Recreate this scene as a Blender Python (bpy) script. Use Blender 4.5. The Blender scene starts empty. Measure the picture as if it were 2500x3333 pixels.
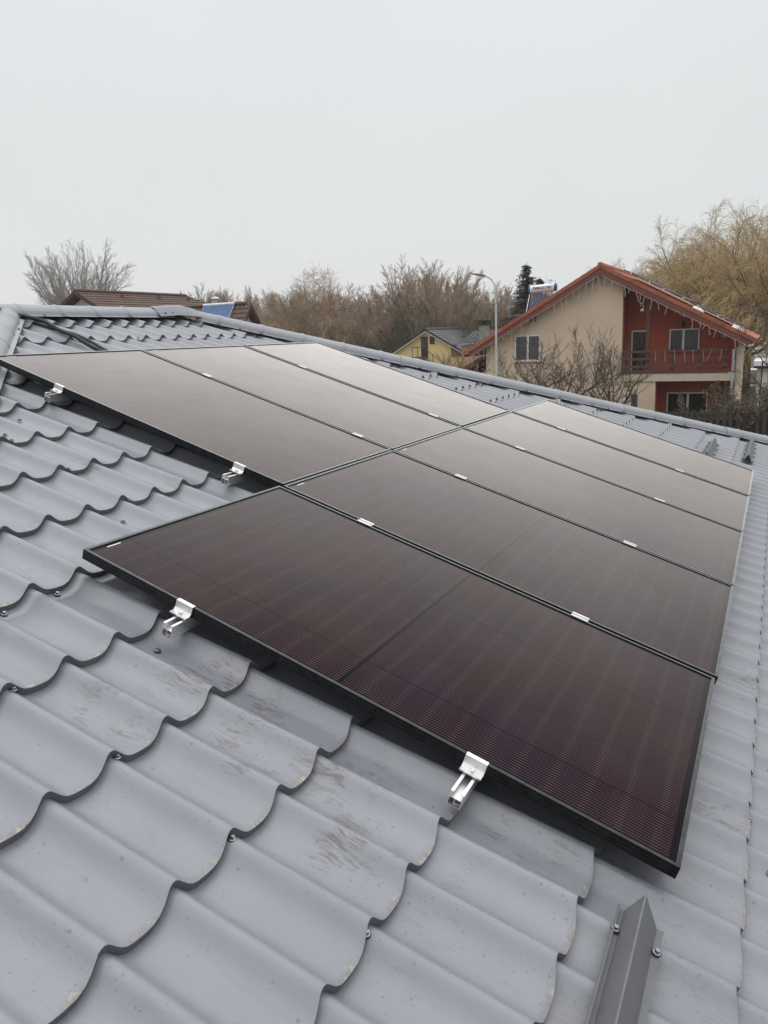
import bpy, math, random
from mathutils import Matrix, Vector
PI = math.pi
scene = bpy.context.scene
COL = scene.collection
random.seed(7)

# ------------------------------------------------------------------ camera
TH = math.radians(18.5)                       # pitch of the metal roof
cam_d = bpy.data.cameras.new("camera")
cam_d.sensor_fit = 'VERTICAL'; cam_d.sensor_height = 36.0; cam_d.sensor_width = 27.0
cam_d.lens = 27.259
cam_d.clip_start = 0.05; cam_d.clip_end = 6000
cam = bpy.data.objects.new("camera", cam_d); COL.objects.link(cam)
rot = Matrix(((0.8951773, -0.0651278, 0.4409262), (0.4442061, 0.2115664, -0.8705863), (-0.0365858, 0.9751912, 0.2183196)))
cam.matrix_world = Matrix.Translation((1.97249, -1.73597, 0.63457)) @ rot.to_4x4()
scene.camera = cam
# ------------------------------------------------------------------ world: overcast sky
SUN_EL, SUN_AZ = math.radians(52), math.radians(-25)
world = bpy.data.worlds.new("World"); scene.world = world; world.use_nodes = True
nt = world.node_tree; nt.nodes.clear()
def wn(t, **k):
    n = nt.nodes.new(t)
    for a, b in k.items(): setattr(n, a, b)
    return n
out = wn('ShaderNodeOutputWorld'); bg = wn('ShaderNodeBackground')
sky = wn('ShaderNodeTexSky'); sky.sky_type = 'NISHITA'; sky.sun_disc = False
sky.sun_elevation = SUN_EL; sky.sun_rotation = SUN_AZ
tc = wn('ShaderNodeTexCoord'); sep = wn('ShaderNodeSeparateXYZ')
nt.links.new(tc.outputs['Generated'], sep.inputs[0])
ramp = wn('ShaderNodeValToRGB')               # overcast luminance: grey at the horizon, brighter overhead
cr = ramp.color_ramp; cr.interpolation = 'EASE'
cr.elements[0].position = 0.0; cr.elements[0].color = (0.16, 0.155, 0.15, 1)
cr.elements[1].position = 1.0; cr.elements[1].color = (1.0, 1.0, 1.0, 1)
for p, c in ((0.49, (0.20, 0.195, 0.19, 1)), (0.505, (0.390, 0.392, 0.390, 1)), (0.60, (0.381, 0.393, 0.394, 1)), (0.70, (0.392, 0.406, 0.415, 1)), (0.85, (0.76, 0.78, 0.80, 1))):
    e = cr.elements.new(p); e.color = c
mr = wn('ShaderNodeMapRange'); mr.inputs['From Min'].default_value = -1; mr.inputs['From Max'].default_value = 1
nt.links.new(sep.outputs['Z'], mr.inputs['Value']); nt.links.new(mr.outputs[0], ramp.inputs[0])
nz = wn('ShaderNodeTexNoise'); nz.inputs['Scale'].default_value = 2.2; nz.inputs['Detail'].default_value = 3
nt.links.new(tc.outputs['Generated'], nz.inputs['Vector'])
nmr = wn('ShaderNodeMapRange'); nmr.inputs['To Min'].default_value = 1.96; nmr.inputs['To Max'].default_value = 2.18
nt.links.new(nz.outputs['Fac'], nmr.inputs['Value'])
mul = wn('ShaderNodeVectorMath', operation='SCALE')
nt.links.new(ramp.outputs[0], mul.inputs[0]); nt.links.new(nmr.outputs[0], mul.inputs['Scale'])
sc = wn('ShaderNodeVectorMath', operation='SCALE'); sc.inputs['Scale'].default_value = 0.05
nt.links.new(sky.outputs[0], sc.inputs[0])
# added dimming of the low sky behind the camera, deepens shade under the panels
dt = wn('ShaderNodeVectorMath', operation='DOT_PRODUCT'); dt.inputs[1].default_value = (-0.454, 0.891, 0.0)
nt.links.new(tc.outputs['Generated'], dt.inputs[0])
dm = wn('ShaderNodeMapRange'); dm.interpolation_type = 'SMOOTHSTEP'
for a_, b_ in (('From Min', -0.45), ('From Max', 0.30), ('To Min', 0.88), ('To Max', 1.0)): dm.inputs[a_].default_value = b_
nt.links.new(dt.outputs['Value'], dm.inputs['Value'])
zm = wn('ShaderNodeMapRange'); zm.interpolation_type = 'SMOOTHSTEP'
for a_, b_ in (('From Min', 0.40), ('From Max', 0.92), ('To Min', 0.0), ('To Max', 1.0)): zm.inputs[a_].default_value = b_
nt.links.new(sep.outputs['Z'], zm.inputs['Value'])
mxw = wn('ShaderNodeMath', operation='MAXIMUM'); nt.links.new(dm.outputs[0], mxw.inputs[0]); nt.links.new(zm.outputs[0], mxw.inputs[1])
mul2 = wn('ShaderNodeVectorMath', operation='SCALE'); nt.links.new(mul.outputs[0], mul2.inputs[0]); nt.links.new(mxw.outputs[0], mul2.inputs['Scale'])
mix = wn('ShaderNodeMix', data_type='RGBA'); mix.inputs[0].default_value = 0.04
nt.links.new(mul2.outputs[0], mix.inputs[6]); nt.links.new(sc.outputs[0], mix.inputs[7])
nt.links.new(mix.outputs[2], bg.inputs[0]); bg.inputs[1].default_value = 1.0
nt.links.new(bg.outputs[0], out.inputs[0])
# ------------------------------------------------------------------ sun through cloud
sd = bpy.data.lights.new("sun", 'SUN'); sd.energy = 0.5; sd.angle = math.radians(80); sd.color = (1.0, 0.97, 0.93)
sun = bpy.data.objects.new("sun", sd); COL.objects.link(sun)
sun.rotation_euler = (math.radians(-38), 0, math.radians(25))
vs = scene.view_settings
vs.view_transform = 'Standard'; vs.look = 'None'; vs.exposure = 0.0; vs.gamma = 1.0; vs.use_curve_mapping = False

# ------------------------------------------------------------------ helpers
class MB:
    def __init__(s): s.v = []; s.f = []; s.sm = []
    def add(s, vs, fs, smooth=False):
        b = len(s.v); s.v += [tuple(p) for p in vs]; s.f += [tuple(i + b for i in f) for f in fs]; s.sm += [smooth] * len(fs); return s
    def box(s, x0, y0, z0, x1, y1, z1):
        return s.add([(x0,y0,z0),(x1,y0,z0),(x1,y1,z0),(x0,y1,z0),(x0,y0,z1),(x1,y0,z1),(x1,y1,z1),(x0,y1,z1)],
                     [(0,3,2,1),(4,5,6,7),(0,1,5,4),(1,2,6,5),(2,3,7,6),(3,0,4,7)])
    def prism(s, poly, fn0, fn1, smooth=False):
        """poly: list of 2D points, fn0/fn1 map a 2D point to 3D for each end"""
        n = len(poly); a = [fn0(p) for p in poly]; b = [fn1(p) for p in poly]
        s.add(a + b, [tuple(range(n))[::-1], tuple(range(n, 2*n))])
        return s.add(a + b, [(i, (i+1) % n, (i+1) % n + n, i + n) for i in range(n)], smooth)
    def tube(s, pts, r, n=8, caps=True, smooth=True):
        pts = [Vector(p) for p in pts]; rs = r if isinstance(r, (list, tuple)) else [r] * len(pts)
        vs = []; up = Vector((0, 0, 1)); prev = None
        for i, p in enumerate(pts):
            t = (pts[min(i+1, len(pts)-1)] - pts[max(i-1, 0)]).normalized()
            if prev is None:
                a = t.cross(up)
                if a.length < 0.1: a = t.cross(Vector((1, 0, 0)))
            else: a = prev - t * prev.dot(t)
            a.normalize(); prev = a; b = t.cross(a)
            for k in range(n):
                q = 2 * PI * k / n; vs.append(p + (a * math.cos(q) + b * math.sin(q)) * rs[i])
        fs = [(i*n+k, i*n+(k+1) % n, (i+1)*n+(k+1) % n, (i+1)*n+k) for i in range(len(pts)-1) for k in range(n)]
        s.add(vs, fs, smooth)
        if caps: s.add([vs[k] for k in range(n)], [tuple(range(n))[::-1]]); s.add([vs[(len(pts)-1)*n+k] for k in range(n)], [tuple(range(n))])
        return s
    def lathe(s, c, ax, prof, n=12, smooth=True):
        c = Vector(c); ax = Vector(ax).normalized(); a = ax.orthogonal().normalized(); b = ax.cross(a); vs = []
        for (d, r) in prof:
            for k in range(n):
                q = 2*PI*k/n; vs.append(c + ax*d + (a*math.cos(q) + b*math.sin(q))*r)
        return s.add(vs, [(i*n+k, i*n+(k+1) % n, (i+1)*n+(k+1) % n, (i+1)*n+k) for i in range(len(prof)-1) for k in range(n)], smooth)
    def build(s, name, mat, parent=None, label=None, matrix=None, recalc=True):
        me = bpy.data.meshes.new(name); me.from_pydata(s.v, [], s.f); me.update()
        me.polygons.foreach_set('use_smooth', s.sm)
        if recalc:
            import bmesh
            bm = bmesh.new(); bm.from_mesh(me); bmesh.ops.recalc_face_normals(bm, faces=bm.faces); bm.to_mesh(me); bm.free()
        me.materials.append(mat)
        o = bpy.data.objects.new(name, me); COL.objects.link(o)
        if parent is not None: o.parent = parent
        if matrix is not None: o.matrix_world = matrix
        if label: o['label'] = label
        return o
def tag(o, label, cat, group=None):
    o['label'] = label; o['category'] = cat
    if group: o['group'] = group
    return o
def struct(o): o['kind'] = 'structure'; return o
def thing(name, label, cat, loc=(0,0,0), rot=(0,0,0), group=None):
    o = bpy.data.objects.new(name, None); COL.objects.link(o); o.empty_display_size = 0.2
    o.location = loc; o.rotation_euler = rot
    return tag(o, label, cat, group)
def copy_tree(o, parent=None):
    c = o.copy(); COL.objects.link(c)
    if parent is not None: c.parent = parent
    for ch in list(o.children): copy_tree(ch, c)
    return c
RM = Matrix.Rotation(TH, 4, 'Y')              # roof frame (u down the slope, v along the ridge, n out) -> world
def RW(u, v, n=0.0): return RM @ Vector((u, v, n))
TILT = (0, TH, 0)

# ------------------------------------------------------------------ materials
class NT:
    def __init__(s, name):
        s.m = bpy.data.materials.new(name); s.m.use_nodes = True; s.t = s.m.node_tree; s.t.nodes.clear()
        s.out = s.n('ShaderNodeOutputMaterial')
    def n(s, t, **k):
        n = s.t.nodes.new(t)
        for a, b in k.items(): setattr(n, a, b)
        return n
    def l(s, a, b): s.t.links.new(a, b)
    def val(s, sock, x):
        if isinstance(x, (int, float, tuple)): sock.default_value = x
        else: s.l(x, sock)
    def math(s, op, a, b=0.0, c=0.0, clamp=False):
        n = s.n('ShaderNodeMath', operation=op); n.use_clamp = clamp
        for i, x in enumerate((a, b, c)): s.val(n.inputs[i], x)
        return n.outputs[0]
    def mixc(s, f, a, b, mode='MIX'):
        n = s.n('ShaderNodeMix', data_type='RGBA', blend_type=mode)
        s.val(n.inputs[0], f)
        for i, x in ((6, a), (7, b)):
            if isinstance(x, tuple): x = (*x[:3], 1)
            s.val(n.inputs[i], x)
        return n.outputs[2]
    def obj(s, scale=None, rot=None):
        c = s.n('ShaderNodeTexCoord').outputs['Object']
        if scale or rot:
            m = s.n('ShaderNodeMapping'); s.l(c, m.inputs[0])
            if scale: m.inputs['Scale'].default_value = scale
            if rot: m.inputs['Rotation'].default_value = rot
            c = m.outputs[0]
        return c
    def noise(s, vec, scale, detail=3, rough=0.5, dist=0.0):
        n = s.n('ShaderNodeTexNoise'); s.l(vec, n.inputs['Vector']); n.inputs['Scale'].default_value = scale
        n.inputs['Detail'].default_value = detail; n.inputs['Roughness'].default_value = rough; n.inputs['Distortion'].default_value = dist
        return n.outputs['Fac']
    def ramp(s, x, a, b, lo=0.0, hi=1.0):
        n = s.n('ShaderNodeMapRange'); n.inputs['From Min'].default_value = a; n.inputs['From Max'].default_value = b
        n.inputs['To Min'].default_value = lo; n.inputs['To Max'].default_value = hi; s.l(x, n.inputs['Value']); return n.outputs[0]
    def pbr(s, col, rough=0.6, metal=0.0, bump=None, bs=0.1, bd=0.01, spec=0.5):
        p = s.n('ShaderNodeBsdfPrincipled')
        s.val(p.inputs['Base Color'], (*col[:3], 1) if isinstance(col, tuple) else col)
        s.val(p.inputs['Roughness'], rough); s.val(p.inputs['Metallic'], metal); p.inputs['Specular IOR Level'].default_value = spec
        if bump is not None:
            b = s.n('ShaderNodeBump'); b.inputs['Strength'].default_value = bs; b.inputs['Distance'].default_value = bd
            s.l(bump, b.inputs['Height']); s.l(b.outputs[0], p.inputs['Normal'])
        s.l(p.outputs[0], s.out.inputs[0]); return p
def simple(name, col, rough=0.6, metal=0.0, var=0.12, scale=3.0, bump=0.0, spec=0.5, stretch=None, dirt=None):
    t = NT(name); v = t.obj(stretch)
    f = t.noise(v, scale, 5, 0.6)
    lo = tuple(c*(1-var) for c in col); hi = tuple(min(1, c*(1+var)) for c in col)
    c = t.mixc(t.ramp(f, 0.3, 0.7), lo, hi)
    if dirt:
        f2 = t.noise(v, scale*2.7, 6, 0.65, 0.6); c = t.mixc(t.ramp(f2, 0.55, 0.75, 0, dirt[1]), c, dirt[0])
    t.pbr(c, rough, metal, f if bump else None, bump, 0.01, spec); return t.m
M = {}
def roof_paint(name, worn=True):
    t = NT(name); v = t.obj(); sep = t.n('ShaderNodeSeparateXYZ'); t.l(v, sep.inputs[0])
    U, V = sep.outputs['X'], sep.outputs['Y']
    big = t.noise(v, 2.3, 3, 0.5)
    c = t.mixc(t.ramp(big, 0.3, 0.7), (0.198, 0.205, 0.232), (0.226, 0.232, 0.257))
    if worn:
        # faint chalky bloom and scuffs left by boots, only in places
        zone = t.math('MULTIPLY', t.ramp(t.noise(v, 1.45, 2, 0.5), 0.56, 0.68), 0.45)
        for (pu, pv, pr_) in ((.90, -.26, .20), (.56, -.40, .16), (1.16, -.20, .20), (.60, -.10, .18), (.80, -.12, .12), (1.28, -.38, .14), (1.62, -.05, .15), (2.02, .50, .14), (2.04, 1.45, .16), (-.75, .75, .12), (-.40, .95, .10)):
            dd = t.n('ShaderNodeVectorMath', operation='DISTANCE'); cb_ = t.n('ShaderNodeCombineXYZ'); t.l(U, cb_.inputs[0]); t.l(V, cb_.inputs[1]); t.l(cb_.outputs[0], dd.inputs[0]); dd.inputs[1].default_value = (pu, pv, 0)
            zone = t.math('MAXIMUM', zone, t.ramp(dd.outputs['Value'], pr_, pr_*.45))
        wv = t.n('ShaderNodeTexNoise'); t.l(v, wv.inputs['Vector']); wv.inputs['Scale'].default_value = 9; wv.inputs['Detail'].default_value = 2
        va = t.n('ShaderNodeVectorMath', operation='MULTIPLY_ADD'); t.l(wv.outputs['Color'], va.inputs[0]); va.inputs[1].default_value = (0.045, 0.045, 0); t.l(v, va.inputs[2])
        mp = t.n('ShaderNodeMapping'); t.l(va.outputs[0], mp.inputs[0]); mp.inputs['Scale'].default_value = (16, 120, 20); mp.inputs['Rotation'].default_value = (0, 0, 0.55)
        st = t.noise(mp.outputs[0], 1.0, 6, 0.68)
        blot = t.ramp(t.noise(v, 7.5, 5, 0.7, 0.4), 0.47, 0.58)
        sm = t.math('MULTIPLY', t.math('MULTIPLY', t.ramp(st, 0.47, 0.58), blot), zone)
        c = t.mixc(t.math('MULTIPLY', sm, 0.90), c, (0.108, 0.097, 0.086))
        chalk = t.math('MULTIPLY', t.ramp(st, 0.42, 0.30), t.math('MULTIPLY', blot, zone))
        c = t.mixc(t.math('MULTIPLY', chalk, 0.25), c, (0.31, 0.31, 0.30))
        # light scratchy dust in other places
        mp2 = t.n('ShaderNodeMapping'); t.l(va.outputs[0], mp2.inputs[0]); mp2.inputs['Scale'].default_value = (20, 60, 10); mp2.inputs['Rotation'].default_value = (0, 0, -0.5)
        st2 = t.ramp(t.noise(mp2.outputs[0], 1.0, 6, 0.7), 0.54, 0.66)
        z2 = t.ramp(t.noise(v, 2.7, 2, 0.5), 0.52, 0.64)
        rs2 = t.n('ShaderNodeMapping'); t.l(v, rs2.inputs[0]); rs2.inputs['Scale'].default_value = (2.2, 42, 2)
        run = t.ramp(t.noise(rs2.outputs[0], 1.0, 5, 0.6), 0.56, 0.74)
        c = t.mixc(t.math('MULTIPLY', run, 0.28), c, (0.15, 0.148, 0.15))
        c = t.mixc(t.math('MULTIPLY', t.math('MULTIPLY', st2, z2), 0.40), c, (0.13, 0.13, 0.135))
        # specks
        for scl, th, colr, am in ((38, 0.12, (0.095, 0.10, 0.115), 0.55), (85, 0.16, (0.11, 0.11, 0.12), 0.5), (20, 0.065, (0.09, 0.09, 0.10), 0.5)):
            vo = t.n('ShaderNodeTexVoronoi'); t.l(v, vo.inputs['Vector']); vo.inputs['Scale'].default_value = scl; vo.inputs['Randomness'].default_value = 1
            sp = t.n('ShaderNodeSeparateColor'); t.l(vo.outputs['Color'], sp.inputs[0])
            rr = t.math('MULTIPLY', sp.outputs[0], th*1.6)
            keep = t.math('GREATER_THAN', sp.outputs[1], t.ramp(t.noise(v, 3.3, 2, 0.5), 0.35, 0.65, 0.95, 0.45))
            dot = t.math('MULTIPLY', t.math('LESS_THAN', vo.outputs['Distance'], rr), keep)
            c = t.mixc(t.math('MULTIPLY', dot, am), c, colr)
        # grit and bare patches collecting on the lower lip of each tile valley
        at = t.n('ShaderNodeAttribute'); at.attribute_name = 'lip'
        g = t.noise(v, 60, 5, 0.7); g2 = t.noise(v, 9, 2, 0.5)
        lipf = t.math('MULTIPLY', t.math('MULTIPLY', at.outputs['Fac'], t.ramp(g2, 0.36, 0.52)), t.ramp(g, 0.40, 0.55))
        c = t.mixc(t.math('MULTIPLY', lipf, 0.85), c, t.mixc(t.ramp(g, 0.47, 0.62), (0.10, 0.085, 0.065), (0.36, 0.32, 0.26)))
    rg = t.ramp(t.noise(v, 11, 4, 0.6), 0.3, 0.7, 0.32, 0.45)
    p = t.pbr(c, rg, 0.0, t.math('ADD', t.math('MULTIPLY', t.noise(v, 190, 2, 0.5), .12), t.noise(v, 7, 3, 0.5)), 0.35, 0.006, 0.70)
    return t.m
M['roof'] = roof_paint('grey_roof_paint')
M['cap'] = simple('ridge_cap_paint', (0.25, 0.26, 0.278), 0.40, var=0.06, scale=6, bump=0.03)
M['riser'] = simple('tile_riser_shade_paint', (0.12, 0.127, 0.142), 0.7, var=0.1, scale=9)  # roof paint darkened: shade on the undercut tile steps put into the colour
M['steel'] = simple('galvanised_screw', (0.30, 0.31, 0.33), 0.38, 1.0, var=0.1, scale=40)
M['rubber'] = simple('black_rubber', (0.03, 0.03, 0.032), 0.6)
M['alu'] = simple('bright_aluminium', (0.80, 0.80, 0.79), 0.34, 0.80, var=0.08, scale=60, stretch=(9, 1, 1), bump=.05)
def anodised():
    t = NT('black_anodised_frame'); v = t.obj()
    d = t.n('ShaderNodeBsdfDiffuse'); d.inputs[0].default_value = (0.012, 0.0122, 0.013, 1)
    g = t.n('ShaderNodeBsdfGlossy'); g.inputs['Roughness'].default_value = 0.38; g.inputs['Color'].default_value = (0.93, 0.95, 0.95, 1)
    fn = t.n('ShaderNodeFresnel'); fn.inputs['IOR'].default_value = 1.6
    fac = t.math('MULTIPLY', fn.outputs[0], t.ramp(t.noise(v, 30, 3, 0.5), 0.3, 0.7, 1.5, 1.8), clamp=True)
    fac = t.math('SUBTRACT', fac, 0.082, clamp=True)
    mx = t.n('ShaderNodeMixShader'); t.l(fac, mx.inputs[0]); t.l(d.outputs[0], mx.inputs[1]); t.l(g.outputs[0], mx.inputs[2])
    t.l(mx.outputs[0], t.out.inputs[0]); return t.m
M['frame'] = anodised()
M['conduit'] = simple('black_corrugated_plastic', (0.02, 0.02, 0.022), 0.38, var=0.1, scale=20)
M['guard'] = simple('grey_snow_guard_paint', (0.13, 0.132, 0.138), 0.45, var=0.06, scale=9, bump=0.03, dirt=((0.07, 0.055, 0.045), 0.4))
M['sticker'] = simple('white_sticker', (0.8, 0.8, 0.79), 0.5, var=0.02)

def glass_cells():
    t = NT('solar_cells_under_glass'); v = t.obj(); sep = t.n('ShaderNodeSeparateXYZ'); t.l(v, sep.inputs[0])
    U, V = sep.outputs['X'], sep.outputs['Y']
    info = t.n('ShaderNodeObjectInfo')
    cb = t.n('ShaderNodeCombineXYZ'); t.l(t.math('MULTIPLY', info.outputs['Random'], 37.0), cb.inputs[2])
    va = t.n('ShaderNodeVectorMath', operation='ADD'); t.l(v, va.inputs[0]); t.l(cb.outputs[0], va.inputs[1]); vr = va.outputs[0]
    # one tone per half cell
    cu = t.math('FLOOR', t.math('MULTIPLY', U, 1/0.0925)); cv = t.math('FLOOR', t.math('MULTIPLY', V, 1/0.185))
    cc = t.n('ShaderNodeCombineXYZ'); t.l(cu, cc.inputs[0]); t.l(cv, cc.inputs[1]); t.l(t.math('MULTIPLY', info.outputs['Random'], 91.0), cc.inputs[2])
    wn_ = t.n('ShaderNodeTexWhiteNoise'); wn_.noise_dimensions = '3D'; t.l(cc.outputs[0], wn_.inputs['Vector'])
    h = t.noise(vr, 1.6, 2, 0.5); h2 = t.noise(vr, 3.1, 2, 0.5)
    c = t.mixc(t.ramp(h, 0.35, 0.65), (0.0200, 0.0102, 0.0165), (0.0235, 0.0142, 0.0128))
    c = t.mixc(t.ramp(h2, 0.45, 0.7, 0, 0.7), c, (0.017, 0.014, 0.028))
    c = t.mixc(0.3, c, t.mixc(wn_.outputs['Value'], (0.016, 0.010, 0.013), (0.032, 0.021, 0.025)))
    # fine wires along the long side, every 11.3 mm, stopping short of the dark border and middle gap
    fr = t.math('ABSOLUTE', t.math('SUBTRACT', t.math('FRACT', t.math('MULTIPLY', V, 1/0.0113)), 0.5))
    wire = t.ramp(fr, 0.040, 0.080, 1.0, 0.0)
    inm = t.math('MULTIPLY', t.math('GREATER_THAN', U, 0.030), t.math('LESS_THAN', U, 1.925))
    inm = t.math('MULTIPLY', inm, t.math('MULTIPLY', t.math('GREATER_THAN', V, 0.024), t.math('LESS_THAN', V, 1.110)))
    mid = t.math('GREATER_THAN', t.math('ABSOLUTE', t.math('SUBTRACT', U, 0.9775)), 0.006)
    act = t.math('MULTIPLY', inm, mid)
    # glint on the wires painted in: paler wire colour in bands across the cells
    cf = t.math('ABSOLUTE', t.math('SUBTRACT', t.math('FRACT', t.math('MULTIPLY', t.math('ADD', U, t.math('MULTIPLY', h2, 0.02)), 1/0.0925)), 0.5))
    gl = t.ramp(cf, 0.05, 0.16, 1.0, 0.0)
    lev = t.math('ADD', t.math('MULTIPLY', gl, 0.12), 0.62)
    wc = t.mixc(gl, (0.175, 0.128, 0.118), (0.23, 0.175, 0.155))
    c = t.mixc(t.math('MULTIPLY', t.math('MULTIPLY', wire, act), lev), c, wc)
    gap = t.math('MULTIPLY', t.math('GREATER_THAN', t.math('ABSOLUTE', t.math('SUBTRACT', t.math('FRACT', t.math('MULTIPLY', V, 1/0.185)), 0.5)), 0.487), act)
    c = t.mixc(t.math('MULTIPLY', gap, 0.5), c, (0.018, 0.014, 0.014))
    c = t.mixc(act, (0.014, 0.012, 0.014), c)
    dust = t.noise(vr, 900, 1, 0.5)
    c = t.mixc(t.ramp(dust, 0.70, 0.78, 0, 0.3), c, (0.3, 0.28, 0.25))
    d = t.n('ShaderNodeBsdfDiffuse'); t.l(c, d.inputs[0])
    g = t.n('ShaderNodeBsdfGlossy'); g.inputs['Roughness'].default_value = 0.20
    t.l(t.mixc(t.ramp(h, 0.3, 0.7), (0.88, 0.835, 0.80), (0.92, 0.88, 0.83)), g.inputs['Color'])
    fn = t.n('ShaderNodeFresnel'); fn.inputs['IOR'].default_value = 1.45
    fac = t.math('SUBTRACT', t.math('MULTIPLY', t.math('POWER', fn.outputs[0], 1.6), t.ramp(t.noise(vr, 4.0, 5, 0.6, 0.5), 0.3, 0.7, 3.35, 3.6)), 0.048, clamp=True)
    b = t.n('ShaderNodeBump'); b.inputs['Strength'].default_value = 0.06; b.inputs['Distance'].default_value = 0.001
    t.l(t.noise(v, 420, 2, 0.5), b.inputs['Height']); t.l(b.outputs[0], g.inputs['Normal'])
    mx = t.n('ShaderNodeMixShader'); t.l(fac, mx.inputs[0]); t.l(d.outputs[0], mx.inputs[1]); t.l(g.outputs[0], mx.inputs[2])
    t.l(mx.outputs[0], t.out.inputs[0]); return t.m
M['cells'] = glass_cells()

# ------------------------------------------------------------------ pressed metal tile sheet generator (local frame u, v, n)
PROF = [(0, 0), (.008, -.0026), (.014, -.0075), (.022, -.0150), (.031, -.0225), (.042, -.0283), (.057, -.0315), (.083, -.0335), (.109, -.0335),
        (.129, -.0290), (.146, -.0205), (.160, -.0105), (.170, -.0035), (.178, -.0005)]
def tile_sheet(u_first, pitch, ncourse, vfun, crest0, wave=0.186, prof=PROF, step=.024, crest_n=-.08, scallop=.65, lip_extra=None, rows=(0, .06, .5, .945, .986, 1.0), taper=0.001):
    """vfun(u) -> (vmin, vmax). Returns courses MB (smooth), risers MB (smooth), lip values per vertex."""
    courses, risers, lip = MB(), MB(), []
    vlo = min(vfun(u_first + pitch*k)[0] for k in range(ncourse+1)); vhi = max(vfun(u_first + pitch*k)[1] for k in range(ncourse+1))
    k0 = int((vlo - crest0)//wave) - 1; k1 = int((vhi - crest0)//wave) + 1
    cols = [(crest0 + k*wave + w*wave/0.186, z) for k in range(k0, k1) for (w, z) in prof]
    nc = len(cols)
    def rowpts(k, s):
        pts = []
        ub = u_first + pitch*(k+s)
        lo, hi = vfun(ub)
        for (v, z) in cols:
            u = ub + scallop*(-z) * 1.0
            n = crest_n - step + step*s + z
            if s >= 0.999: n -= 0.0015; u += .0015
            if s == 0: u -= taper
            if lip_extra and k == lip_extra[0] and s < lip_extra[1]: n += 0.0016
            pts.append((u, min(max(v, lo), hi), n))
        return pts, lo, hi
    for k in range(ncourse):
        rws = list(rows)
        if lip_extra and k == lip_extra[0]: rws = [0, .06, lip_extra[1] - .001, lip_extra[1] + .001] + list(rows[2:])
        base = len(courses.v); 
        rp = [rowpts(k, s) for s in rws]
        for (pts, lo, hi), s in zip(rp, rws):
            courses.v += pts
            for (v, z) in cols:
                fv = max(0.0, min(1.0, (-z - .024)/.009)) if s > .9 else 0.0
                lip.append(fv * (1.0 if s > .97 else (.0 if s < .95 else .35)))
        for r in range(len(rws)-1):
            lo = min(rp[r][1], rp[r+1][1]); hi = max(rp[r][2], rp[r+1][2])
            for i in range(nc-1):
                if cols[i+1][0] <= lo or cols[i][0] >= hi: continue
                a = base + r*nc + i
                courses.f.append((a, a+nc, a+nc+1, a+1)); courses.sm.append(True)
        if k < ncourse-1:
            p0, lo, hi = rowpts(k, 1.0); p1, lo, hi = rowpts(k+1, 0)
            b = len(risers.v); risers.v += [(u + .0004, v, n) for u, v, n in p0] + p1
            for i in range(nc-1):
                if cols[i+1][0] <= lo or cols[i][0] >= hi: continue
                risers.f.append((b+i, b+nc+i, b+nc+i+1, b+i+1)); risers.sm.append(True)
    return courses, risers, lip
def put_sheet(parent, sheet, mat, rmat, name='roof_slope', matrix=None):
    c, r, lip = sheet
    o = c.build(name, mat, parent, matrix=matrix, recalc=False)
    at = o.data.attributes.new('lip', 'FLOAT', 'POINT'); at.data.foreach_set('value', lip)
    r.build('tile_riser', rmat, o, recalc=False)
    return o

# ------------------------------------------------------------------ ground and sky-line setting
GZ = -4.6
def ground_mat():
    t = NT('winter_grass_ground'); v = t.obj(); f = t.noise(v, 0.15, 6, 0.6); g = t.noise(v, 3.0, 5, 0.7)
    c = t.mixc(t.ramp(f, 0.35, 0.65), (0.06, 0.055, 0.035), (0.085, 0.09, 0.05)); c = t.mixc(t.ramp(g, 0.4, 0.7, 0, .5), c, (0.11, 0.09, 0.06))
    s = t.noise(v, 0.09, 5, 0.65); c = t.mixc(t.ramp(s, 0.56, 0.62), c, (0.72, 0.74, 0.76))
    t.pbr(c, 0.9, 0, g, 0.4, 0.05, 0.2); return t.m
g = MB()
N = 24; R_ = 2500
gv = [(R_*math.sin(PI/2*(i/N*2-1))*abs(math.sin(PI/2*(i/N*2-1))), R_*math.sin(PI/2*(j/N*2-1))*abs(math.sin(PI/2*(j/N*2-1))), GZ) for j in range(N+1) for i in range(N+1)]
g.add(gv, [(j*(N+1)+i, j*(N+1)+i+1, (j+1)*(N+1)+i+1, (j+1)*(N+1)+i) for j in range(N) for i in range(N)])
struct(g.build('ground', ground_mat()))

# ------------------------------------------------------------------ the grey-roofed house we stand on
U_R = -3.10                                   # ridge line
HR0, HRS = 4.09, 0.85                         # right hip:  v = HR0 + HRS (u - U_R)
HL0, HLS = 2.19, 0.94                         # left hip:   v = HL0 - HLS (u - U_R)
U_E = 4.35
COURSE = 0.3585; U0 = 0.324 - 10*COURSE       # steps at U0 + k COURSE
house = thing('grey_roofed_house', 'low white walled house under a grey pressed metal tile hip roof, in the foreground', 'house')
NCO = 22
def vmain(u):
    uu = max(u, U_R); return (HL0 - HLS*(uu-U_R), HR0 + HRS*(uu-U_R))
sh = tile_sheet(U0, COURSE, NCO, vmain, 0.016-0.186*200, lip_extra=(9, .145))
c_, r_, lip_ = sh
# trim everything above the ridge line
def trim(mb, cond):
    keep = [i for i, f in enumerate(mb.f) if not all(cond(mb.v[j]) for j in f)]
    mb.f = [mb.f[i] for i in keep]; mb.sm = [mb.sm[i] for i in keep]
trim(c_, lambda p: p[0] < U_R - .03); trim(r_, lambda p: p[0] < U_R)
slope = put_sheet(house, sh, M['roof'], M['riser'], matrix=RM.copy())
slope['label'] = 'slope of the hip roof carrying the solar panels'
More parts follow.
